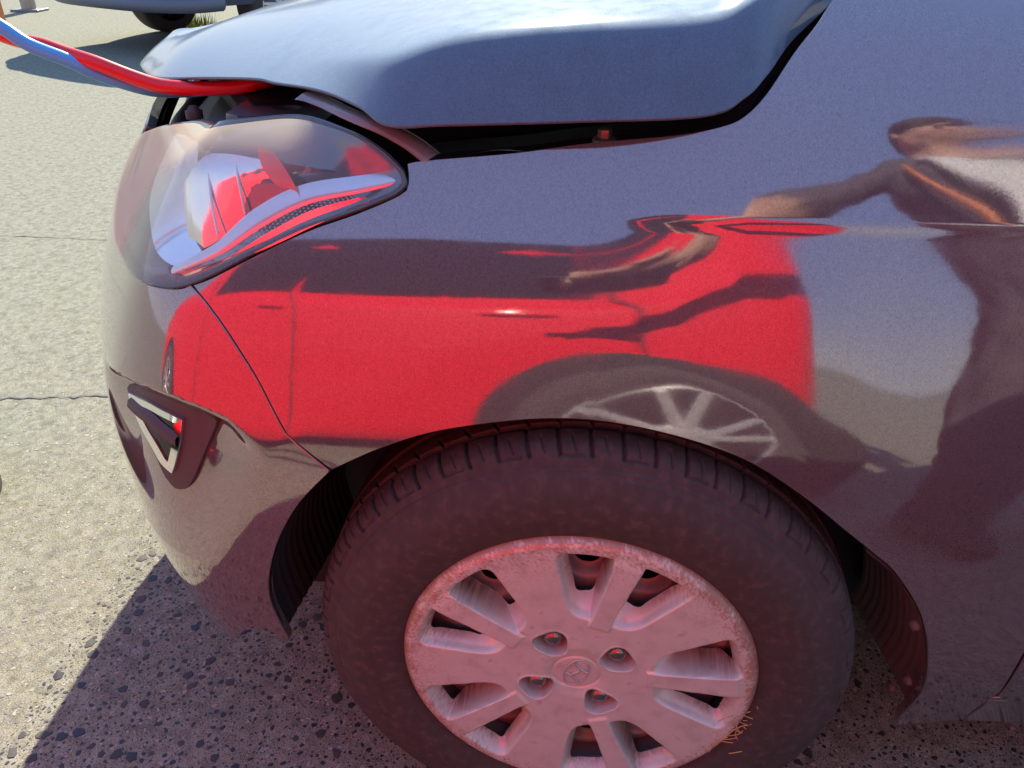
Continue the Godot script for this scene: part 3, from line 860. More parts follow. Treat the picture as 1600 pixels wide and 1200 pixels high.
func build_front_wheel(car: Node3D) -> void:
	var wh := sub("front_wheel", car, HUB)
	wh.rotation.y = STEER
	var prof := catmull(V2([0.176, -0.020, 0.184, -0.014, 0.189, -0.004, 0.199, 0.003, 0.215, 0.0075, 0.232, 0.009, 0.248, 0.007, 0.260, 0.0025, 0.2655, 0.0002, 0.2672, -0.0002, 0.2688, -0.0022, 0.2725, -0.0042, 0.2742, -0.0042, 0.276, -0.0068]), 0.0022)
	var tr := catmull(V2([0.276, -0.0068, 0.283, -0.0098, 0.290, -0.0150, 0.2945, -0.0215, 0.2972, -0.0300, 0.2985, -0.0400, 0.2995, -0.055, 0.300, -0.075, 0.300, -0.09, 0.3, -0.105]), 0.0014)
	var mb := MB.new()
	mb.lathe(prof, 300)
	# tread, outer half
	var l := 0.0
	var rows := []
	var seg := 1320
	for i in tr.size():
		var p: Vector2 = tr[i]
		if i > 0: l += p.distance_to(tr[i - 1])
		var d := ((tr[mini(i + 1, tr.size() - 1)] as Vector2) - (tr[maxi(i - 1, 0)] as Vector2)).normalized()
		var nr := Vector2(-d.y, d.x)
		if nr.x < 0: nr = -nr
		var row := PackedVector3Array()
		for k in seg + 1:
			var a := TAU * k / seg
			var c := tyre_cut(a * 0.29, l) if sin(a) > -0.75 else 0.0
			var q := p - nr * c
			row.append(Vector3(q.x * cos(a), q.x * sin(a), q.y))
		rows.append(row)
	var base := mb.v.size()
	for i in rows.size():
		for k in seg + 1:
			var u: Vector3 = rows[mini(i + 1, rows.size() - 1)][k] - rows[maxi(i - 1, 0)][k]
			var w: Vector3 = rows[i][(k + 1) % seg] - rows[i][(k - 1 + seg) % seg]
			var nn := u.cross(w).normalized()
			var p: Vector3 = rows[i][k]
			if nn.dot(Vector3(p.x, p.y, 0.05)) < 0: nn = -nn
			mb.add(p, nn)
	for i in range(1, rows.size()):
		for k in seg:
			var a := base + (i - 1) * (seg + 1) + k
			mb.quad(a, a + 1, a + seg + 2, a + seg + 1)
	# inner half, plain
	mb.lathe([Vector2(0.3, -0.105), Vector2(0.299, -0.13), Vector2(0.295, -0.155), Vector2(0.28, -0.175), Vector2(0.24, -0.19), Vector2(0.19, -0.18)], 120)
	for i in mb.v.size():
		var q := Vector2(mb.v[i].x, mb.v[i].y)
		if q.length() > 0.19:
			q = q.normalized() * (0.19 + (q.length() - 0.19) * 0.935)
			mb.v[i].x = q.x; mb.v[i].y = q.y
		mb.v[i] = squash(mb.v[i])
	obj("tyre", mb, M.tyre, wh)
	build_wheel_cover(wh)
	# steel rim seen through the openings, with its ring of round holes
	var st := MB.new()
	st.lathe([Vector2(0.186, -0.022), Vector2(0.180, -0.03), Vector2(0.172, -0.07), Vector2(0.166, -0.075)], 96)
	var hk := []
	for k in 10: hk.append(deg_to_rad(75 + 72 * (k / 2) + (13.5 if k % 2 else -13.5)))
	var rws := 26; var sg := 360
	var hd := func(r: float, a: float) -> float:
		var m := 1.0
		for h in hk:
			var dx := r * cos(a) - 0.138 * cos(h); var dy := r * sin(a) - 0.138 * sin(h)
			m = minf(m, sqrt(dx * dx + dy * dy) - 0.0155)
		return m
	var grid := []
	for i in rws + 1:
		var r := 0.075 + 0.093 * i / rws
		var row := []
		for k in sg + 1:
			var a := TAU * k / sg
			var dd: float = hd.call(r, a)
			var z := -0.036 - 0.012 * sst(0.012, 0.0, dd) + 0.006 * sin((r - 0.075) / 0.093 * PI)
			row.append([Vector3(r * cos(a), r * sin(a), z), dd])
		grid.append(row)
	clip_grid(st, grid, Vector3(0, 0, 1))
	obj("steel_rim", st, M.steel, wh)
	var dr := MB.new()
	dr.lathe([Vector2(0.165, -0.085), Vector2(0.05, -0.088), Vector2(0.0, -0.088)], 48)
	dr.lathe([Vector2(0.185, -0.02), Vector2(0.17, -0.15), Vector2(0.02, -0.16)], 48)
	obj("brake_drum", dr, M.black, wh)
	for k in 4:
		var a := deg_to_rad(33 + 90 * k)
		var nut := MB.new()
		nut.lathe([Vector2(0.012, -0.034), Vector2(0.0115, -0.030), Vector2(0.009, -0.0285)], 24)
		for m in 6:
			var a1 := TAU * m / 6; var a2 := TAU * (m + 1) / 6
			var p := Vector3(cos(a1), sin(a1), 0) * 0.0108; var q := Vector3(cos(a2), sin(a2), 0) * 0.0108
			var lo := Vector3(0, 0, -0.030); var hi := Vector3(0, 0, -0.016)
			nut.face([p + lo, q + lo, q + hi, p + hi], p + q)
		nut.lathe([Vector2(0.0106, -0.016), Vector2(0.0090, -0.0128), Vector2(0.0055, -0.0105), Vector2(0.0, -0.0098)], 24)
		var o := obj("wheel_nut", nut, M.nut, wh)
		o.position = Vector3(cos(a) * 0.050, sin(a) * 0.050, 0.008)

# triangles of a grid of [position, field], kept where the field is positive
func clip_grid(mb: MB, grid: Array, out: Vector3, cols = null) -> void:
	var nr := grid.size(); var nc: int = grid[0].size()
	var nn := []
	for i in nr:
		var row := []
		for k in nc:
			var u: Vector3 = grid[mini(i + 1, nr - 1)][k][0] - grid[maxi(i - 1, 0)][k][0]
			var k1 := k + 1 if k + 1 < nc else 1
			var k0 := k - 1 if k > 0 else nc - 2
			var w: Vector3 = grid[i][k1][0] - grid[i][k0][0]
			var n := u.cross(w).normalized()
			if n == Vector3.ZERO: n = out
			if n.dot(out) < 0: n = -n
			row.append(n)
		nn.append(row)
	var ids := {}
	for i in nr - 1:
		for k in nc - 1:
			var cs := [Vector2i(i, k), Vector2i(i, k + 1), Vector2i(i + 1, k + 1), Vector2i(i + 1, k)]
			var inside := 0
			for c in cs:
				if grid[c.x][c.y][1] > 0: inside += 1
			if inside == 0: continue
			var poly := []
			for m in 4:
				var a: Vector2i = cs[m]; var b: Vector2i = cs[(m + 1) % 4]
				var fa: float = grid[a.x][a.y][1]; var fb: float = grid[b.x][b.y][1]
				if fa > 0:
					if not ids.has(a): ids[a] = mb.add(grid[a.x][a.y][0], nn[a.x][a.y], Vector2.ZERO, cols[a.x][a.y] if cols else Color.WHITE)
					poly.append(ids[a])
				if (fa > 0) != (fb > 0):
					var t := fa / (fa - fb)
					poly.append(mb.add((grid[a.x][a.y][0] as Vector3).lerp(grid[b.x][b.y][0], t), ((nn[a.x][a.y] as Vector3).lerp(nn[b.x][b.y], t)).normalized(), Vector2.ZERO, cols[a.x][a.y] if cols else Color.WHITE))
			for m in range(1, poly.size() - 1): mb.tri(poly[0], poly[m], poly[m + 1])

func smin(a: float, b: float, k: float) -> float:
	var h := clampf(0.5 + 0.5 * (b - a) / k, 0.0, 1.0)
	return lerpf(b, a, h) - k * h * (1.0 - h)

func build_wheel_cover(wh: Node3D) -> void:
	var noise := FastNoiseLite.new(); noise.seed = 31; noise.frequency = 1.0; noise.fractal_octaves = 4
	var nr := 120; var nt := 720
	var grid := []; var cols := []
	for i in nr + 1:
		var r := 0.191 * i / nr
		var row := []; var crow := []
		for k in nt + 1:
			var a := TAU * (k % nt) / nt
			var face := 0.002 + 0.003 * sst(0.05, 0.17, r) - 0.009 * pow(maxf(0.0, r - 0.181) / 0.010, 2)
			# shallow dish at the middle
			face -= 0.003 * sst(0.040, 0.024, r)
			var best := a - deg_to_rad(75)
			best = fposmod(best + deg_to_rad(36), deg_to_rad(72)) - deg_to_rad(36)
			var X := r * cos(best); var Y := absf(r * sin(best))
			var side := (0.0440 + (X - 0.0997) * 0.50 - Y) * 0.88
			var d := smin(smin((X - 0.082) * 0.62, 0.1745 - r, 0.006), side, 0.012)
			var z := face - 0.030 * sst(0.0, 0.021, d) - 0.006 * sst(0.0, 0.004, d)
			# narrow spoke between the two openings of a pair
			var hw := 0.0098 + (X - 0.08) * 0.055
			var ms := minf(minf(hw - Y, X - 0.076), 0.18 - r)
			var msk := sst(-0.0035, 0.0005, ms)
			z = lerpf(z, maxf(face + 0.0022 * sst(0.178, 0.165, r), z), msk)
			# opening
			var hole := smin(smin(X - 0.101, 0.165 - r, 0.006), smin(side - 0.010, Y - hw - 0.0035, 0.004), 0.007)
			var dirt := 0.0
			if d > 0.0: dirt = sst(0.002, 0.014, d) * sst(0.105, 0.15, r) * (1.0 - msk) * 0.9
			# wheel-nut pockets: rounded three-cornered wells
			for m in 4:
				var b := deg_to_rad(33 + 90 * m)
				var px := r * cos(a - b) - 0.0505; var py := r * sin(a - b)
				var ang := atan2(py, px)
				var rad := 0.0178 * (1.0 + 0.10 * cos(3.0 * ang + PI))
				var q := rad - sqrt(px * px + py * py)
				if q > -0.004:
					z += 0.0008 * sst(-0.004, -0.001, q) * sst(0.0006, -0.001, q)
					z -= 0.034 * sst(-0.0004, 0.0022, q)
					dirt = maxf(dirt, 0.35 * sst(0.0, 0.004, q))
			# cap outline
			var ce := sqrt(pow(r * cos(a - 0.2) / 0.0262, 2) + pow(r * sin(a - 0.2) / 0.0238, 2))
			z -= 0.0022 * exp(-pow((ce - 1.0) * 0.025 / 0.0010, 2))
			row.append([Vector3(r * cos(a), r * sin(a), z), -hole if d > 0.0 else 1.0])
			var w := noise.get_noise_2d(r * cos(a) * 260.0, r * sin(a) * 260.0)
			var big := noise.get_noise_2d(r * cos(a) * 40.0 + 50.0, r * sin(a) * 40.0)
			var streak := noise.get_noise_2d(a * 9.0, r * 900.0 + a * 60.0)
			var scuff := sst(0.172, 0.190, r + 0.020 * w + 0.014 * big) * 0.85
			scuff = maxf(scuff, sst(0.12, 0.18, r) * sst(0.12, 0.40, w + 0.6 * streak) * 0.7 * (0.45 + 0.55 * sin(a - 0.5)))
			var col := Color(1, 1, 1).lerp(Color(0.60, 0.33, 0.24), clampf(scuff, 0, 1))
			col = col.lerp(Color(0.17, 0.10, 0.065), clampf(dirt * (0.72 + 0.9 * w + 0.5 * big), 0, 0.92))
			crow.append(col)
		grid.append(row); cols.append(crow)
	var mb := MB.new(); mb.use_c = true
	clip_grid(mb, grid, Vector3(0, 0, 1), cols)
	# inward-turned wall at the outer edge
	mb.lathe([Vector2(0.191, -0.004), Vector2(0.1905, -0.014), Vector2(0.182, -0.02)], 180)
	obj("wheel_cover", mb, M.cover, wh)
	# the raised emblem on the cap: an oval ring with a slanted letter H
	var em := MB.new()
	var rot := deg_to_rad(70.0)
	var zf := 0.0
	var P := func(x: float, y: float) -> Vector3: return Vector3(x * cos(rot) - y * sin(rot), x * sin(rot) + y * cos(rot), zf)
	var ring := []
	for k in 49: ring.append(P.call(0.0205 * cos(TAU * k / 48), 0.0122 * sin(TAU * k / 48)))
	em.tube(ring, 0.0012, 8, false)
	var s1 := catmull([P.call(-0.0135, -0.0072), P.call(-0.0095, -0.002), P.call(-0.0065, 0.004), P.call(-0.005, 0.0108)], 0.001)
	var s2 := catmull([P.call(0.005, -0.0108), P.call(0.0065, -0.004), P.call(0.0095, 0.002), P.call(0.0135, 0.0072)], 0.001)
	var s3 := catmull([P.call(-0.0085, 0.0012), P.call(-0.003, 0.0022), P.call(0.003, -0.0022), P.call(0.0085, -0.0012)], 0.001)
	for s in [s1, s2, s3]: em.tube(s, 0.0018, 8)
	obj("emblem", em, M.cover_plain, wh)

# ---------------------------------------------------------------- rest of the grey car, beyond the frame
# half sections from bottom to roof, at stations along the car
func body_rows(st: Array, side: float) -> Array:
	var rows := []
	for s in st:
		# s: x, bottom, belt, top, half width at belt, half width at top
		var x: float = s[0]
		rows.append([Vector3(x, s[1], side * (s[4] - 0.06)), Vector3(x, s[1] + 0.10, side * s[4] * 0.99), Vector3(x, lerpf(s[1], s[2], 0.55), side * (s[4] + 0.015)), Vector3(x, s[2] - 0.08, side * (s[4] + 0.005)), Vector3(x, s[2], side * (s[4] - 0.03)), Vector3(x, lerpf(s[2], s[3], 0.5), side * lerpf(s[4] - 0.03, s[5], 0.45)), Vector3(x, lerpf(s[2], s[3], 0.88), side * s[5]), Vector3(x, s[3] - 0.01, side * (s[5] - 0.10)), Vector3(x, s[3] + 0.01, side * s[5] * 0.5), Vector3(x, s[3] + 0.012, 0)])
	return rows

func fine(rows: Array, k: int) -> Array:
	# smooth the stations and the sections
	var a := []
	for r in rows:
		var o := []
		for i in r.size() - 1:
			for j in k:
				var f := float(j) / k
				o.append((r[i] as Vector3).cubic_interpolate(r[i + 1], r[maxi(i - 1, 0)], r[mini(i + 2, r.size() - 1)], f))
		o.append(r[-1]); a.append(o)
	var b := []
	for i in a.size() - 1:
		for j in k:
			var f := float(j) / k
			var row := []
			for m in a[0].size(): row.append((a[i][m] as Vector3).cubic_interpolate(a[i + 1][m], a[maxi(i - 1, 0)][m], a[mini(i + 2, a.size() - 1)][m], f))
			b.append(row)
	b.append(a[-1])
	return b

func body_mesh(st: Array) -> MB:
	var mb := MB.new()
	for side in [1.0, -1.0]:
		var rows := fine(body_rows(st, side), 4)
		append(mb, sheet_about(rows))
	return mb

func append(mb: MB, o: MB) -> void:
	var b := mb.v.size()
	mb.v.append_array(o.v); mb.n.append_array(o.n); mb.uv.append_array(o.uv); mb.c.append_array(o.c)
	for i in o.idx: mb.idx.append(i + b)

func sheet_about(rows: Array) -> MB:
	# like sheet(), with outward meaning away from the long middle of a body
	var mb := MB.new()
	var prev := []
	for i in rows.size():
		var ids := []
		for k in rows[i].size():
			var u: Vector3 = rows[mini(i + 1, rows.size() - 1)][k] - rows[maxi(i - 1, 0)][k]
			var w: Vector3 = rows[i][mini(k + 1, rows[i].size() - 1)] - rows[i][maxi(k - 1, 0)]
			var nn := u.cross(w).normalized()
			var p: Vector3 = rows[i][k]
			var mid: Vector3 = rows[rows.size() / 2][0]
			if nn.dot(p - Vector3(clampf(p.x, mid.x - 1.2, mid.x + 1.2), 0.5, 0)) < 0: nn = -nn
			ids.append(mb.add(p, nn))
		if i > 0:
			for k in ids.size() - 1: mb.quad(prev[k], prev[k + 1], ids[k + 1], ids[k])
		prev = ids
	return mb

# a patch of glass lying just proud of the body between two sections and two heights
func window_patch(st: Array, side: float, x0: float, x1: float, h0: float, h1: float, lean := 0.0) -> MB:
	var rows := []
	for i in 13:
		var row := []
		for k in 7:
			var h := lerpf(h0, h1, k / 6.0)
			var x := lerpf(x0, x1, i / 12.0) + lean * (h - h0) * (1.0 if i > 6 else 1.0)
			row.append(section_at(st, side, x, h))
		rows.append(row)
	return sheet(rows, Vector3(0, 0.3, side))

func section_at(st: Array, side: float, x: float, h: float) -> Vector3:
	# h: 0 at the belt, 1 at the roof edge
	var i := 0
	while i < st.size() - 2 and st[i + 1][0] < x: i += 1
	var f := clampf((x - st[i][0]) / (st[i + 1][0] - st[i][0]), 0.0, 1.0)
	var v := []
	for m in 6: v.append(lerpf(st[i][m], st[i + 1][m], f))
	var wb: float = v[4] - 0.03
	var w := lerpf(wb, lerpf(wb, v[5], 0.45), h / 0.5) if h < 0.5 else lerpf(lerpf(wb, v[5], 0.45), v[5], (h - 0.5) / 0.38)
	return Vector3(x, lerpf(v[2], v[3], h), side * (w + 0.012))

func alloy_wheel(parent: Node, called: String, at: Vector3, side: float, spokes := 5, r := 0.31) -> void:
	var w := sub(called, parent, at)
	if side < 0: w.rotation.y = PI
	var t := MB.new()
	t.lathe([Vector2(r * 0.63, 0.0), Vector2(r * 0.68, 0.012), Vector2(r * 0.8, 0.018), Vector2(r * 0.92, 0.010), Vector2(r * 0.985, -0.012), Vector2(r, -0.05), Vector2(r, -0.15), Vector2(r * 0.96, -0.19), Vector2(r * 0.7, -0.2)], 64)
	obj("tyre", t, M.tyre, w)
	var rm := MB.new()
	rm.lathe([Vector2(r * 0.655, 0.006), Vector2(r * 0.64, 0.012), Vector2(r * 0.61, 0.004), Vector2(r * 0.59, -0.06), Vector2(r * 0.56, -0.12)], 64)
	rm.lathe([Vector2(0.06, 0.0), Vector2(0.05, 0.012), Vector2(0.0, 0.014)], 32)
	for k in spokes:
		for q in [-1.0, 1.0]:
			var a := TAU * k / spokes + 0.3
			var a1: float = a + q * 0.16; var a2: float = a + q * 0.24
			var p0 := Vector3(cos(a1) * 0.04, sin(a1) * 0.04, 0.004); var p1 := Vector3(cos(a2) * r * 0.62, sin(a2) * r * 0.62, 0.0)
			var d := (p1 - p0).normalized()
			var b := Basis(d, Vector3(0, 0, 1).cross(d).normalized(), Vector3(0, 0, 1))
			rm.box((p0 + p1) / 2, Vector3((p1 - p0).length(), 0.026, 0.022), 0.005, b)
	obj("rim", rm, M.alloy, w)
	var bk := MB.new()
	bk.lathe([Vector2(r * 0.6, -0.06), Vector2(0.0, -0.06)], 40)
	obj("brake", bk, M.dark_metal, w)

func build_rest(car: Node3D) -> void:
	# the cabin and tail, standing behind the frame's right edge
	var st := [[0.42, 0.5, 0.96, 0.985, 0.70, 0.64], [0.62, 0.3, 0.96, 1.06, 0.76, 0.66], [0.95, 0.22, 0.965, 1.27, 0.79, 0.60], [1.35, 0.2, 0.97, 1.42, 0.80, 0.56], [1.9, 0.2, 0.975, 1.45, 0.80, 0.56], [2.5, 0.22, 0.98, 1.40, 0.79, 0.55], [2.95, 0.28, 0.98, 1.22, 0.77, 0.56], [3.2, 0.34, 0.96, 1.0, 0.72, 0.60], [3.25, 0.4, 0.8, 0.85, 0.66, 0.58]]
	var c := sub("cabin", car, Vector3(0, 0, MID))
	obj("body_shell", body_mesh(st), M.paint, c)
	for s in [1.0, -1.0]:
		obj("side_window", window_patch(st, s, 1.15, 1.75, 0.06, 0.8, 0.0), M.glass_dark, c)
		obj("side_window", window_patch(st, s, 1.82, 2.5, 0.06, 0.8, 0.0), M.glass_dark, c)
	alloy_wheel(car, "rear_wheel", Vector3(2.57, 0.30, 0.0), 1.0)
	alloy_wheel(car, "rear_wheel", Vector3(2.57, 0.30, 2 * MID), -1.0)
	alloy_wheel(car, "front_wheel_far", Vector3(0.0, 0.30, 2 * MID), -1.0)
	var fl := MB.new()
	fl.box(Vector3(1.7, 0.20, MID), Vector3(2.2, 0.04, 1.3))
	obj("underbody", fl, M.black, car)

# ---------------------------------------------------------------- other cars
func build_red_car() -> void:
	var car := thing("red_car", "bright red hatchback parked alongside, seen mirrored in the grey wing", "car", Vector3(0.05, 0, 1.75))
	var st := [[-3.58, 0.36, 0.66, 0.70, 0.52, 0.44], [-3.50, 0.24, 0.74, 0.80, 0.68, 0.56], [-3.2, 0.20, 0.84, 0.92, 0.78, 0.62], [-2.6, 0.2, 0.94, 1.06, 0.82, 0.66], [-2.05, 0.2, 0.98, 1.14, 0.83, 0.66], [-1.6, 0.2, 0.99, 1.42, 0.83, 0.62], [-1.2, 0.2, 1.0, 1.60, 0.83, 0.61], [-0.5, 0.2, 1.01, 1.64, 0.83, 0.61], [0.15, 0.22, 1.03, 1.60, 0.82, 0.60], [0.40, 0.26, 1.05, 1.46, 0.79, 0.60], [0.49, 0.32, 1.04, 1.16, 0.72, 0.60], [0.53, 0.4, 0.92, 0.96, 0.64, 0.56]]
	obj("body_shell", body_mesh(st), M.red_paint, car)
	for s in [1.0, -1.0]:
		obj("side_window", window_patch(st, s, -1.58, -0.90, 0.04, 0.93, 0.16), M.glass_dark, car)
		obj("side_window", window_patch(st, s, -0.86, -0.02, 0.04, 0.93, 0.0), M.glass_dark, car)
		for x in [-0.98, -0.16]:
			var h := MB.new()
			var p := section_at(st, s, x, 0.0)
			h.tube(catmull([p + Vector3(-0.09, -0.10, 0.012 * s), p + Vector3(-0.06, -0.095, 0.035 * s), p + Vector3(0.06, -0.095, 0.035 * s), p + Vector3(0.09, -0.10, 0.012 * s)], 0.01), 0.011, 10)
			obj("door_handle", h, M.red_paint, car)
		for x in [-1.62, -0.88, 0.02]:
			var g := MB.new()
			var pts := []
			for r in 9:
				var rows := body_rows([[x, 0.2, interp(x, [-1.6, -0.5, 0.15], [0.99, 1.01, 1.03]), 1.6, 0.83, 0.56]], s)
				var sm: Array = fine([rows[0], rows[0]], 4)[0]
				var q: Vector3 = sm[clampi(2 + r * 2, 0, sm.size() - 1)]
				pts.append(q + Vector3(0.05 * sin(r * 0.5), 0, 0.001 * s))
			g.tube(pts, 0.0045, 6)
			obj("door_gap", g, M.black, car)
		for x in [-2.55, 0.14]:
			var ar := MB.new()
			ar.lathe([Vector2(0.365, 0.0), Vector2(0.36, 0.006), Vector2(0.0, 0.006)], 64, 0, TAU, Transform3D(Basis() if s > 0 else Basis(Vector3.UP, PI), Vector3(x, 0.31, s * 0.845)))
			obj("wheel_arch", ar, M.black, car)
			alloy_wheel(car, "wheel", Vector3(x, 0.31, s * 0.852), s, 5)
		var lp := MB.new()
		var rows := []
		for i in 9:
			var row := []
			for k in 5:
				var p := section_at(st, s, lerpf(-3.22, -2.75, i / 8.0), 0.0)
				row.append(p + Vector3(0, -0.02 - 0.10 * k / 4.0 * (1.0 - 0.5 * i / 8.0), (0.012 + 0.02 * sin(k / 4.0 * PI)) * s))
			rows.append(row)
		obj("headlight", sheet(rows, Vector3(-0.3, 0, s)), M.silver, car)

func build_far_car() -> void:
	var car := thing("parked_car", "blue-grey car parked far behind, its front bumper and one tyre in view", "car", Vector3(-2.95, 0, -6.75), 1.05)
	var st := [[-0.95, 0.40, 0.66, 0.70, 0.56, 0.46], [-0.88, 0.36, 0.68, 0.74, 0.74, 0.60], [-0.6, 0.34, 0.78, 0.88, 0.84, 0.66], [0.0, 0.32, 0.88, 1.0, 0.86, 0.68], [0.45, 0.22, 0.95, 1.08, 0.86, 0.68], [0.9, 0.22, 0.97, 1.40, 0.86, 0.60], [1.5, 0.22, 0.98, 1.62, 0.86, 0.58], [2.4, 0.22, 0.99, 1.64, 0.86, 0.58], [3.2, 0.25, 1.0, 1.58, 0.84, 0.58], [3.5, 0.3, 1.0, 1.2, 0.78, 0.6]]
	obj("body_shell", body_mesh(st), M.far_paint, car)
	var bm := MB.new()
	var pts := []
	for k in 13:
		var a := -PI / 2 + PI * k / 12
		pts.append(Vector3(-0.62 - 0.40 * pow(cos(a), 0.6), 0.37, 0.86 * signf(sin(a)) * pow(absf(sin(a)), 0.7)))
	for layer in [[0.0, 0.055], [0.10, 0.05], [0.19, 0.045]]:
		var pp := []
		for p in pts: pp.append(p + Vector3(0, layer[0], 0))
		bm.tube(catmull(pp, 0.03), layer[1], 14)
	obj("front_bumper", bm, M.far_bumper, car)
	for s in [1.0, -1.0]:
		for x in [0.02, 2.6]: alloy_wheel(car, "wheel", Vector3(x, 0.31, s * 0.80), s, 5)

# ---------------------------------------------------------------- the person with the phone, seen only in the paint
# smooth union of tapered capsules [a, b, ra, rb, colour], meshed with surface nets
func capsule(p: Vector3, b: Array) -> float:
	var ba: Vector3 = b[1] - b[0]
	var h := clampf((p - b[0]).dot(ba) / maxf(ba.length_squared(), 1e-9), 0.0, 1.0)
	return p.distance_to(b[0] + ba * h) - lerpf(b[2], b[3], h)

func nets(mb: MB, bones: Array, cell: float, blend: float, fold := 0.0) -> void:
	var folds := FastNoiseLite.new(); folds.seed = 8; folds.frequency = 14.0
	var lo: Vector3 = bones[0][0]; var hi := lo
	for b in bones:
		for k in 2:
			var r := Vector3.ONE * (maxf(b[2], b[3]) + blend + cell * 2)
			lo = lo.min(b[k] - r); hi = hi.max(b[k] + r)
	var n := Vector3i(((hi - lo) / cell).ceil()) + Vector3i.ONE
	var f := PackedFloat32Array(); f.resize(n.x * n.y * n.z); f.fill(1.0)
	for b in bones:
		var r := Vector3.ONE * (maxf(b[2], b[3]) + blend + cell * 2)
		var p0 := Vector3i((((b[0] as Vector3).min(b[1]) - r - lo) / cell).floor()).clampi(0, 100000)
		var p1 := Vector3i((((b[0] as Vector3).max(b[1]) + r - lo) / cell).ceil())
		for x in range(p0.x, mini(p1.x + 1, n.x)):
			for y in range(p0.y, mini(p1.y + 1, n.y)):
				for z in range(p0.z, mini(p1.z + 1, n.z)):
					var i := (x * n.y + y) * n.z + z
					var d := capsule(lo + Vector3(x, y, z) * cell, b)
					f[i] = smin(f[i], d + (0.0 if fold <= 0.0 else fold * folds.get_noise_3d(x * cell, y * cell * 0.6, z * cell)), blend)
	var ids := {}
	var field := func(q: Vector3) -> float:
		var d := 1.0
		for b in bones: d = smin(d, capsule(q, b), blend)
		return d
	for x in n.x - 1:
		for y in n.y - 1:
			for z in n.z - 1:
				var base := (x * n.y + y) * n.z + z
				var neg := 0
				var vals := []
				for c in 8:
					var v := f[base + (c & 1) * n.y * n.z + ((c >> 1) & 1) * n.z + (c >> 2)]
					vals.append(v)
					if v < 0: neg += 1
				if neg == 0 or neg == 8: continue
				var sum := Vector3.ZERO; var cnt := 0
				for e in [[0, 1], [2, 3], [4, 5], [6, 7], [0, 2], [1, 3], [4, 6], [5, 7], [0, 4], [1, 5], [2, 6], [3, 7]]:
					var a: float = vals[e[0]]; var b: float = vals[e[1]]
					if (a < 0) != (b < 0):
						var t := a / (a - b)
						var pa := Vector3(e[0] & 1, (e[0] >> 1) & 1, e[0] >> 2); var pb := Vector3(e[1] & 1, (e[1] >> 1) & 1, e[1] >> 2)
						sum += pa.lerp(pb, t); cnt += 1
				var p := lo + (Vector3(x, y, z) + sum / cnt) * cell
				var g := Vector3(vals[1] + vals[3] + vals[5] + vals[7] - vals[0] - vals[2] - vals[4] - vals[6], vals[2] + vals[3] + vals[6] + vals[7] - vals[0] - vals[1] - vals[4] - vals[5], vals[4] + vals[5] + vals[6] + vals[7] - vals[0] - vals[1] - vals[2] - vals[3]).normalized()
				var best := 1e9; var col := Color.WHITE
				for b in bones:
					var d := capsule(p, b)
					if d < best: best = d; col = b[4]
				ids[Vector3i(x, y, z)] = mb.add(p, g, Vector2.ZERO, col)
	for key in ids:
		var k: Vector3i = key
		var base := (k.x * n.y + k.y) * n.z + k.z
		var here := f[base]
		var step := [n.y * n.z, n.z, 1]
		var ax := [Vector3i(1, 0, 0), Vector3i(0, 1, 0), Vector3i(0, 0, 1)]
		for a in 3:
			var u: Vector3i = ax[(a + 1) % 3]; var w: Vector3i = ax[(a + 2) % 3]
			if (f[base + step[a]] < 0) != (here < 0):
				var c := [k, k - u, k - u - w, k - w]
				if ids.has(c[1]) and ids.has(c[2]) and ids.has(c[3]): mb.quad(ids[c[0]], ids[c[1]], ids[c[2]], ids[c[3]])

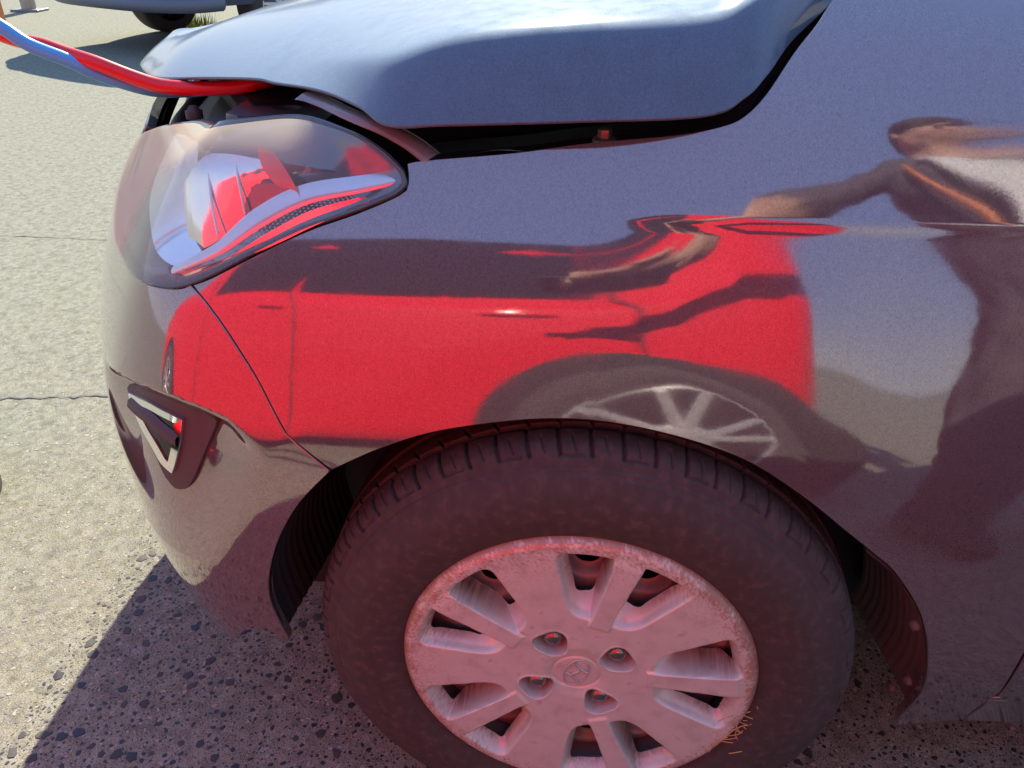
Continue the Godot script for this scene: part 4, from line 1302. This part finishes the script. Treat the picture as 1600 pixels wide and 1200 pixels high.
func build_person(fwd: Vector3) -> void:
	var root := thing("person", "person in dark clothes standing between the cars, holding a phone, mirrored in the wing", "person")
	var shirt := Color(0.05, 0.045, 0.055); var jeans := Color(0.055, 0.042, 0.05); var skin_c := Color(0.42, 0.24, 0.17); var boot := Color(0.03, 0.025, 0.02)
	var o := Vector3(0.82, 0, 0.66)
	var B := []
	var add := func(a: Vector3, b: Vector3, ra: float, rb: float, c: Color) -> void: B.append([o + a, o + b, ra, rb, c])
	add.call(Vector3(-0.05, 1.00, 0), Vector3(0.05, 1.00, 0), 0.135, 0.135, jeans)
	add.call(Vector3(0, 1.06, 0), Vector3(-0.02, 1.22, 0.0), 0.135, 0.140, shirt)
	add.call(Vector3(-0.08, 1.34, 0.0), Vector3(0.06, 1.34, 0.0), 0.125, 0.125, shirt)
	add.call(Vector3(-0.16, 1.43, 0.0), Vector3(0.14, 1.43, 0.0), 0.065, 0.065, shirt)
	add.call(Vector3(-0.02, 1.45, 0.0), Vector3(-0.04, 1.55, -0.02), 0.058, 0.052, skin_c)
	add.call(Vector3(-0.05, 1.60, -0.045), Vector3(-0.045, 1.675, -0.02), 0.070, 0.088, skin_c)
	for s in [-1.0, 1.0]:
		add.call(Vector3(0.09 * s, 0.96, 0), Vector3(0.11 * s, 0.52, -0.03), 0.092, 0.062, jeans)
		add.call(Vector3(0.11 * s, 0.52, -0.03), Vector3(0.12 * s, 0.11, 0.03), 0.062, 0.048, jeans)
		add.call(Vector3(0.12 * s, 0.045, 0.04), Vector3(0.14 * s, 0.04, -0.15), 0.042, 0.036, boot)
	add.call(Vector3(-0.19, 1.41, 0.0), Vector3(-0.44, 1.24, -0.02), 0.058, 0.046, shirt)
	add.call(Vector3(-0.44, 1.24, -0.02), Vector3(-0.69, 1.06, -0.03), 0.044, 0.034, skin_c)
	add.call(Vector3(-0.69, 1.06, -0.03), Vector3(-0.725, 1.03, -0.04), 0.032, 0.028, skin_c)
	add.call(Vector3(0.18, 1.41, 0.0), Vector3(0.25, 1.15, 0.03), 0.058, 0.046, shirt)
	add.call(Vector3(0.25, 1.15, 0.03), Vector3(0.24, 0.93, -0.04), 0.044, 0.032, skin_c)
	var body := MB.new(); body.use_c = true
	nets(body, B, 0.015, 0.035, 0.018)
	# hands and the features of the face, on a finer grid
	for hand in [[Vector3(-0.725, 1.03, -0.04), Vector3(-0.95, -0.05, -0.25), Vector3(0.15, 0.55, -0.8)], [Vector3(0.24, 0.93, -0.04), Vector3(0.0, -1.0, -0.15), Vector3(-0.9, 0, 0.1)]]:
		var w: Vector3 = o + hand[0]; var d: Vector3 = (hand[1] as Vector3).normalized(); var up: Vector3 = hand[2]; up = (up - d * up.dot(d)).normalized()
		var flat_n := d.cross(up)
		var H := []
		H.append([w - d * 0.01, w + d * 0.06, 0.024, 0.026, skin_c]); H.append([w + up * 0.022, w + d * 0.07 + up * 0.028, 0.018, 0.016, skin_c]); H.append([w - up * 0.018, w + d * 0.065 - up * 0.028, 0.018, 0.015, skin_c])
		var ln := [0.066, 0.075, 0.070, 0.055]
		for k in 4:
			var r0: Vector3 = w + d * 0.078 + up * (0.032 - 0.021 * k)
			var m: Vector3 = r0 + (d * 0.8 + flat_n * 0.5).normalized() * ln[k] * 0.5
			H.append([r0, m, 0.0095, 0.0088, skin_c]); H.append([m, m + (d * 0.35 + flat_n * 0.9).normalized() * ln[k] * 0.5, 0.0088, 0.0075, skin_c])
		var t0: Vector3 = w + d * 0.025 + up * 0.03
		H.append([t0, t0 + (d * 0.6 + up * 0.75).normalized() * 0.035, 0.012, 0.0105, skin_c]); H.append([t0 + (d * 0.6 + up * 0.75).normalized() * 0.035, t0 + (d * 0.6 + up * 0.75).normalized() * 0.035 + (d * 0.9 + flat_n * 0.5).normalized() * 0.03, 0.0105, 0.0085, skin_c])
		nets(body, H, 0.006, 0.006)
	var hc := o + Vector3(-0.05, 1.635, -0.04)
	var F := [[hc + Vector3(0, 0.005, -0.078), hc + Vector3(0, -0.018, -0.094), 0.008, 0.011, skin_c], [hc + Vector3(-0.018, -0.045, -0.070), hc + Vector3(0.018, -0.045, -0.070), 0.007, 0.007, Color(0.35, 0.15, 0.12)], [hc + Vector3(-0.082, 0.0, 0.01), hc + Vector3(-0.084, 0.02, 0.014), 0.010, 0.013, skin_c], [hc + Vector3(0.082, 0.0, 0.01), hc + Vector3(0.084, 0.02, 0.014), 0.010, 0.013, skin_c], [hc + Vector3(-0.030, 0.012, -0.070), hc + Vector3(-0.029, 0.012, -0.072), 0.010, 0.010, Color(0.05, 0.04, 0.035)], [hc + Vector3(0.030, 0.012, -0.070), hc + Vector3(0.029, 0.012, -0.072), 0.010, 0.010, Color(0.05, 0.04, 0.035)]]
	nets(body, F, 0.005, 0.004)
	obj("body", body, M.person, root)
	# reflective tape and orange piping on the work jacket
	for s in [-1.0, 1.0]:
		var tp := MB.new()
		for off in [-0.016, 0.0, 0.016]:
			tp.tube(catmull([o + Vector3(0.10 * s + off, 1.47, -0.03), o + Vector3(0.10 * s + off, 1.40, -0.125), o + Vector3(0.085 * s + off, 1.28, -0.15), o + Vector3(0.075 * s + off, 1.12, -0.150)], 0.02), 0.011, 8)
		obj("reflective_tape", tp, M.tape, root)
		var pi := MB.new()
		pi.tube(catmull([o + Vector3(0.16 * s, 1.46, -0.03), o + Vector3(0.17 * s, 1.36, -0.10), o + Vector3(0.14 * s, 1.24, -0.135), o + Vector3(0.13 * s, 1.10, -0.130)], 0.02), 0.008, 8)
		obj("orange_piping", pi, M.orange, root)
	var belt := MB.new()
	for h in [0.0, 0.018, 0.036]:
		var ring := []
		for k in 25: ring.append(o + Vector3(0.175 * cos(TAU * k / 24), 1.075 + h, 0.150 * sin(TAU * k / 24)))
		belt.tube(ring, 0.011, 8, false)
	obj("reflective_belt", belt, M.tape, root)
	var hair := MB.new(); hair.use_c = true
	nets(hair, [[hc + Vector3(0, 0.062, 0.015), hc + Vector3(0, 0.045, 0.045), 0.086, 0.082, Color(0.02, 0.014, 0.01)], [hc + Vector3(0, 0.0, 0.05), hc + Vector3(0, 0.06, 0.0), 0.07, 0.09, Color(0.02, 0.014, 0.01)]], 0.012, 0.02)
	obj("hair", hair, M.person, root)
	# the phone in the outstretched hand, just behind the lens
	var ph := thing("phone", "dark phone held out sideways in the person's hand", "phone", Vector3.ZERO)
	var right := fwd.cross(Vector3.UP).normalized(); var up := right.cross(fwd)
	var c := Vector3(-0.043, 1.0, 0.579) - fwd * 0.014 + right * 0.062 - up * 0.018
	var mb := MB.new(); mb.box(Vector3.ZERO, Vector3(0.158, 0.075, 0.008), 0.002, Basis(right, up, -fwd))
	for i in mb.v.size(): mb.v[i] += c
	obj("phone_body", mb, M.phone, ph)
	var lens := MB.new(); lens.box(Vector3.ZERO, Vector3(0.022, 0.055, 0.003), 0.001, Basis(right, up, -fwd))
	for i in lens.v.size(): lens.v[i] += c - right * 0.062 + up * 0.006 + fwd * 0.0050
	obj("camera_island", lens, M.black_gloss, ph)

# ---------------------------------------------------------------- ground, stones, small things
func stone_mesh(sd: int) -> ArrayMesh:
	var rng := RandomNumberGenerator.new(); rng.seed = sd
	var mb := MB.new()
	var n := rng.randi_range(5, 7)
	var pts := []
	var sq := rng.randf_range(0.55, 0.95)
	for k in n:
		var a := TAU * (k + rng.randf_range(-0.3, 0.3)) / n
		var r := rng.randf_range(0.62, 1.15)
		pts.append(Vector3(cos(a) * r, 0, sin(a) * r * sq))
	var top := []
	for p in pts: top.append(p * 0.86 + Vector3(0, 0.10 + rng.randf_range(-0.02, 0.03), 0))
	var c := Vector3(0, 0.13, 0)
	for k in n:
		var k2 := (k + 1) % n
		mb.flat(c, top[k], top[k2], Vector3.UP)
		mb.face([pts[k] + Vector3(0, -0.12, 0), top[k], top[k2], pts[k2] + Vector3(0, -0.12, 0)], pts[k] + pts[k2])
	return mb.mesh()

func build_ground() -> void:
	var gm := PlaneMesh.new(); gm.size = Vector2(400, 400)
	var g := obj("ground", gm, M.ground)
	g.set_meta("kind", "structure")
	var rng := RandomNumberGenerator.new(); rng.seed = 99
	var shapes := []
	for k in 8: shapes.append(stone_mesh(40 + k))
	# the largest aggregate stones, one by one, coloured dark for the shaded ground
	var spots := []
	for i in 300:
		var p := Vector3.ZERO
		for tries in 40:
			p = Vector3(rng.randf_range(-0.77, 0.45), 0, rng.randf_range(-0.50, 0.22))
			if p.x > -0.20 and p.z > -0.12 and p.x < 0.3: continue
			var ok := true
			for q in spots:
				if p.distance_to(q) < 0.02: ok = false; break
			if ok: break
		spots.append(p)
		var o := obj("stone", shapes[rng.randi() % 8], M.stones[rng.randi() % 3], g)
		var s := rng.randf_range(0.0065, 0.0130)
		o.transform = Transform3D(Basis(Vector3.UP, rng.randf() * TAU).scaled(Vector3(s, s * 0.8, s)), p)
	# the rest of the aggregate, far too many to count
	var taken := {}
	for q in spots: taken.get_or_add(Vector2i(floori(q.x / 0.008), floori(q.z / 0.008)), []).append(Vector3(q.x, q.z, 0.009))
	for kind in 4:
		var mm := MultiMesh.new()
		mm.transform_format = MultiMesh.TRANSFORM_3D
		mm.mesh = shapes[kind * 2 + 1]
		var n: int = [15000, 12000, 34000, 26000][kind]
		mm.instance_count = n
		for i in n:
			var p := Vector3.ZERO; var sz := 0.0
			for tries in 12:
				if kind < 2:  # darker copies, placed only where the grey car's shadow falls
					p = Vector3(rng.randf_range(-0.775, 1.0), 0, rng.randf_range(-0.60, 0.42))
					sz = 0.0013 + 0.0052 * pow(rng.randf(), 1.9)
				else:
					p = Vector3(rng.randf_range(-1.6, 1.1), 0, rng.randf_range(-1.3, 0.7)) if i % 2 else Vector3(rng.randf_range(-3.6, 2.2), 0, rng.randf_range(-3.4, 2.4))
					sz = 0.0012 + 0.0046 * pow(rng.randf(), 2.2)
					break
				var free := true
				var key := Vector2i(floori(p.x / 0.008), floori(p.z / 0.008))
				for u in [-1, 0, 1]:
					for w in [-1, 0, 1]:
						for e in taken.get(key + Vector2i(u, w), []):
							if Vector2(p.x - e.x, p.z - e.y).length() < (sz + e.z) * 0.9: free = false
				if free:
					taken.get_or_add(key, []).append(Vector3(p.x, p.z, sz))
					break
				sz = 0.0008
			mm.set_instance_transform(i, Transform3D(Basis(Vector3.UP, rng.randf() * TAU) * Basis.from_scale(Vector3(sz, sz * 0.8, sz * rng.randf_range(0.5, 1.0))), p))
		var mi := MultiMeshInstance3D.new()
		mi.name = "aggregate"; mi.multimesh = mm
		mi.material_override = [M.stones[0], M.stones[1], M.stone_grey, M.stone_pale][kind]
		mi.set_meta("kind", "stuff")
		g.add_child(mi, true)
	# cracks and a joint filled with grit
	for cr in [[Vector3(-2.9, 0, -0.90), Vector3(-1.07, 0, -0.97), 0.006, 5], [Vector3(-4.2, 0, -1.95), Vector3(-1.2, 0, -1.98), 0.004, 6]]:
		var mb := MB.new()
		var r2 := RandomNumberGenerator.new(); r2.seed = cr[3]
		var prev := []
		for i in 121:
			var f := i / 120.0
			var p: Vector3 = (cr[0] as Vector3).lerp(cr[1], f) + Vector3(0, 0.002, 0.012 * sin(f * 23.0) + r2.randf_range(-0.006, 0.006))
			var w: float = cr[2] * r2.randf_range(0.15, 1.0)
			var row := [mb.add(p + Vector3(0, 0, -w), Vector3.UP), mb.add(p + Vector3(0, 0, w), Vector3.UP)]
			if i > 0: mb.quad(prev[0], prev[1], row[1], row[0])
			prev = row
		obj("crack", mb, M.crack, g)

func build_cables() -> void:
	var mb := MB.new()
	mb.tube(catmull([Vector3(-1.9, 1.02, -0.50), Vector3(-1.35, 1.02, -0.46), Vector3(-0.95, 0.94, -0.43), Vector3(-0.747, 0.880, -0.420), Vector3(-0.702, 0.865, -0.415), Vector3(-0.675, 0.858, -0.412), Vector3(-0.648, 0.854, -0.408), Vector3(-0.621, 0.846, -0.405), Vector3(-0.586, 0.837, -0.400), Vector3(-0.543, 0.821, -0.400), Vector3(-0.510, 0.812, -0.400), Vector3(-0.464, 0.810, -0.400), Vector3(-0.417, 0.813, -0.400), Vector3(-0.389, 0.818, -0.410), Vector3(-0.34, 0.82, -0.48)], 0.01), 0.0085, 16)
	tag(obj("red_cable", mb, M.cable_red), "thick red cable drooping from the left and in under the bonnet", "cable")
	var b := MB.new()
	b.tube(catmull([Vector3(-1.9, 1.06, -0.40), Vector3(-1.35, 1.07, -0.37), Vector3(-0.93, 0.98, -0.38), Vector3(-0.718, 0.898, -0.385), Vector3(-0.680, 0.878, -0.385), Vector3(-0.654, 0.858, -0.388), Vector3(-0.617, 0.841, -0.395), Vector3(-0.592, 0.825, -0.405), Vector3(-0.553, 0.809, -0.415), Vector3(-0.527, 0.802, -0.425), Vector3(-0.492, 0.801, -0.435), Vector3(-0.453, 0.805, -0.440), Vector3(-0.40, 0.811, -0.46), Vector3(-0.35, 0.815, -0.52)], 0.01), 0.0080, 16)
	tag(obj("blue_cable", b, M.cable_blue), "light blue cable hanging across the red one at upper left", "cable")

func build_small() -> void:
	# orange post and a grey post far back
	var o := MB.new()
	o.box(Vector3(0, 0.5, 0), Vector3(0.16, 1.0, 0.16), 0.01)
	tag(obj("orange_post", o, M.orange), "orange post standing on the ground in the upper left corner", "post")
	get_node("orange_post").position = Vector3(-5.33, 0, -7.35)
	var p := thing("metal_post", "weathered grey metal post standing right of the orange one", "post", Vector3(-5.66, 0, -8.5))
	var m := MB.new(); m.tube([Vector3(0, 0, 0), Vector3(0, 1.2, 0)], 0.075, 16)
	obj("pole", m, M.steel_bright, p)
	var f := MB.new(); f.box(Vector3(0, 0.012, 0), Vector3(0.3, 0.024, 0.22), 0.004)
	obj("base_plate", f, M.steel, p)
	# weeds by the far tyre
	var w := MB.new()
	var rng := RandomNumberGenerator.new(); rng.seed = 12
	for i in 260:
		var a := rng.randf() * TAU; var r := pow(rng.randf(), 0.6) * 0.22
		var q := Vector3(cos(a) * r * 1.3, 0, sin(a) * r)
		var h := rng.randf_range(0.03, 0.14)
		var t := q + Vector3(rng.randf_range(-0.05, 0.05), h, rng.randf_range(-0.05, 0.05))
		var s := Vector3(cos(a + 1.5), 0, sin(a + 1.5)) * 0.008
		w.flat(q - s, q + s, t, Vector3(0, 0.4, 1))
	var wo := obj("weeds", w, M.weed)
	wo.position = Vector3(-3.55, 0, -7.5)
	tag(wo, "yellow-green weeds growing beside the far tyre", "weeds")
	# dry grass caught on the edge of the wheel trim
	var dg := MB.new()
	rng.seed = 21
	for i in 26:
		var c := Vector3(0.187 + rng.randfn(0, 0.013), 0.225 + rng.randfn(0, 0.020), 0.006 + rng.randf() * 0.007)
		var a := rng.randf() * TAU
		var d := Vector3(cos(a), sin(a), 0.1) * rng.randf_range(0.008, 0.026)
		var bend := Vector3(-sin(a), cos(a), 0.2) * rng.randf_range(-0.008, 0.008)
		dg.tube(catmull([c - d, c + bend, c + d], 0.004), 0.0006, 5)
	tag(obj("dry_grass", dg, M.straw), "wisp of dry straw caught on the lower right edge of the wheel trim", "dry grass")
	# the worn tyre at the left edge
	var rt := MB.new()
	rt.lathe([Vector2(0.10, 0.0), Vector2(0.105, 0.05), Vector2(0.12, 0.075), Vector2(0.15, 0.07), Vector2(0.165, 0.04), Vector2(0.168, 0.0), Vector2(0.165, -0.04)], 40, 0, TAU, Transform3D(Basis(Vector3.RIGHT, -PI / 2), Vector3(0, 0.04, 0)))
	var ro := obj("small_tyre", rt, M.rust)
	ro.position = Vector3(-1.262, 0, -0.55)
	tag(ro, "dark brown rounded rim of a thing cut off by the left edge", "tyre")

func _ready() -> void:
	# camera, sky, sun, exposure
	var cam := Camera3D.new()
	cam.name = "camera"
	cam.fov = 51.28; cam.near = 0.02; cam.far = 600.0
	add_child(cam)
	cam.position = Vector3(-0.043, 1.0, 0.579)
	var pitch := deg_to_rad(30.9); var yaw := deg_to_rad(-2.8)
	var fwd := Vector3(sin(yaw) * cos(pitch), -sin(pitch), -cos(yaw) * cos(pitch))
	cam.basis = Basis.looking_at(fwd, Vector3.UP) * Basis(Vector3(0, 0, 1), deg_to_rad(0.4))
	var env := Environment.new()
	env.background_mode = Environment.BG_SKY
	env.tonemap_mode = Environment.TONE_MAPPER_LINEAR
	env.tonemap_exposure = 3.0
	env.sdfgi_enabled = true; env.ssao_enabled = true; env.ssil_enabled = true
	var sky := Sky.new()
	var sm := ProceduralSkyMaterial.new()
	sm.sky_top_color = Color(0.42, 0.53, 0.72); sm.sky_horizon_color = Color(0.66, 0.68, 0.68); sm.sky_curve = 0.14
	sm.ground_bottom_color = Color(0.3, 0.3, 0.3); sm.ground_horizon_color = Color(0.55, 0.58, 0.6)
	sm.energy_multiplier = 0.8
	sky.sky_material = sm
	env.sky = sky
	var we := WorldEnvironment.new(); we.name = "environment"; we.environment = env
	add_child(we)
	var sun := DirectionalLight3D.new()
	sun.name = "sun"
	sun.light_energy = 1.3; sun.light_color = Color(1.0, 0.96, 0.88); sun.light_angular_distance = 0.5
	sun.shadow_enabled = true
	var el := deg_to_rad(33.0); var az := deg_to_rad(2.5)
	add_child(sun)
	sun.basis = Basis.looking_at(Vector3(sin(az) * cos(el), -sin(el), cos(az) * cos(el)), Vector3.UP)

	make_materials()
	more_materials()
	skin_tables()
	build_ground()
	build_grey_car()
	build_red_car()
	build_far_car()
	build_cables()
	build_small()
	build_person(fwd)

func more_materials() -> void:
	M.steel_bright = mat(lin(0.35, 0.33, 0.31), 0.4, 0.8)
	M.inner_paint = mat(lin(0.26, 0.31, 0.38), 0.25, 0.7)
	M.clip_brown = mat(lin(0.05, 0.03, 0.027), 0.5)
	M.liner_grey = mat(lin(0.12, 0.11, 0.11), 0.55)
	M.fog_glass = mat(lin(0.012, 0.012, 0.02), 0.08)
	M.cover_plain = mat(lin(0.50, 0.49, 0.48), 0.4, 0.4)
	M.inner_dark = mat(lin(0.03, 0.03, 0.034), 0.55)
	M.phone = mat(lin(0.02, 0.02, 0.022), 0.3)
	M.person = mat(Color.WHITE, 0.8); M.person.vertex_color_use_as_albedo = true
	M.tape = mat(lin(0.55, 0.56, 0.55), 0.5)
	M.red_reflection = mat(lin(0.55, 0.01, 0.012), 0.15)  # glossy red painted in place of a mirrored red car
	M.nut = mat(lin(0.30, 0.27, 0.26), 0.25, 0.9)
	M.alloy = mat(lin(0.6, 0.6, 0.6), 0.3, 0.6)
	M.far_paint = mat(lin(0.13, 0.16, 0.20), 0.35, 0.3)
	M.far_bumper = mat(lin(0.12, 0.14, 0.18), 0.5)
	M.housing = mat(lin(0.16, 0.155, 0.16), 0.15, 0.9)
	M.crack = mat(lin(0.13, 0.13, 0.12), 0.9)
	M.stones = [mat(lin(0.028, 0.029, 0.034), 0.5), mat(lin(0.045, 0.040, 0.040), 0.6), mat(lin(0.065, 0.058, 0.054), 0.65)]  # aggregate with the shade put into its colour, for the shadowed patch
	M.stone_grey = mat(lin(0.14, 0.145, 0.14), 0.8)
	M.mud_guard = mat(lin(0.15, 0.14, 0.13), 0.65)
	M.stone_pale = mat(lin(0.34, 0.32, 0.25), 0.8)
	M.cable_red = mat(lin(0.62, 0.008, 0.02), 0.32)
	M.cable_blue = mat(lin(0.07, 0.38, 0.72), 0.3)
	M.orange = mat(lin(0.62, 0.20, 0.06), 0.6)
	M.weed = mat(lin(0.20, 0.24, 0.03), 0.7)
	M.straw = mat(lin(0.55, 0.36, 0.16), 0.7)
	M.rust = mat(lin(0.05, 0.035, 0.025), 0.8)
	var l := mat(Color(1, 1, 1, 0.04), 0.03)
	l.transparency = BaseMaterial3D.TRANSPARENCY_ALPHA
	M.lens = l
	var le := mat(lin(0.5, 0.45, 0.45, 0.35), 0.1)
	le.transparency = BaseMaterial3D.TRANSPARENCY_ALPHA
	M.lens_edge = le
	var hz := mat(lin(0.88, 0.80, 0.52), 0.7)
	hz.transparency = BaseMaterial3D.TRANSPARENCY_ALPHA
	hz.vertex_color_use_as_albedo = true
	M.haze = hz
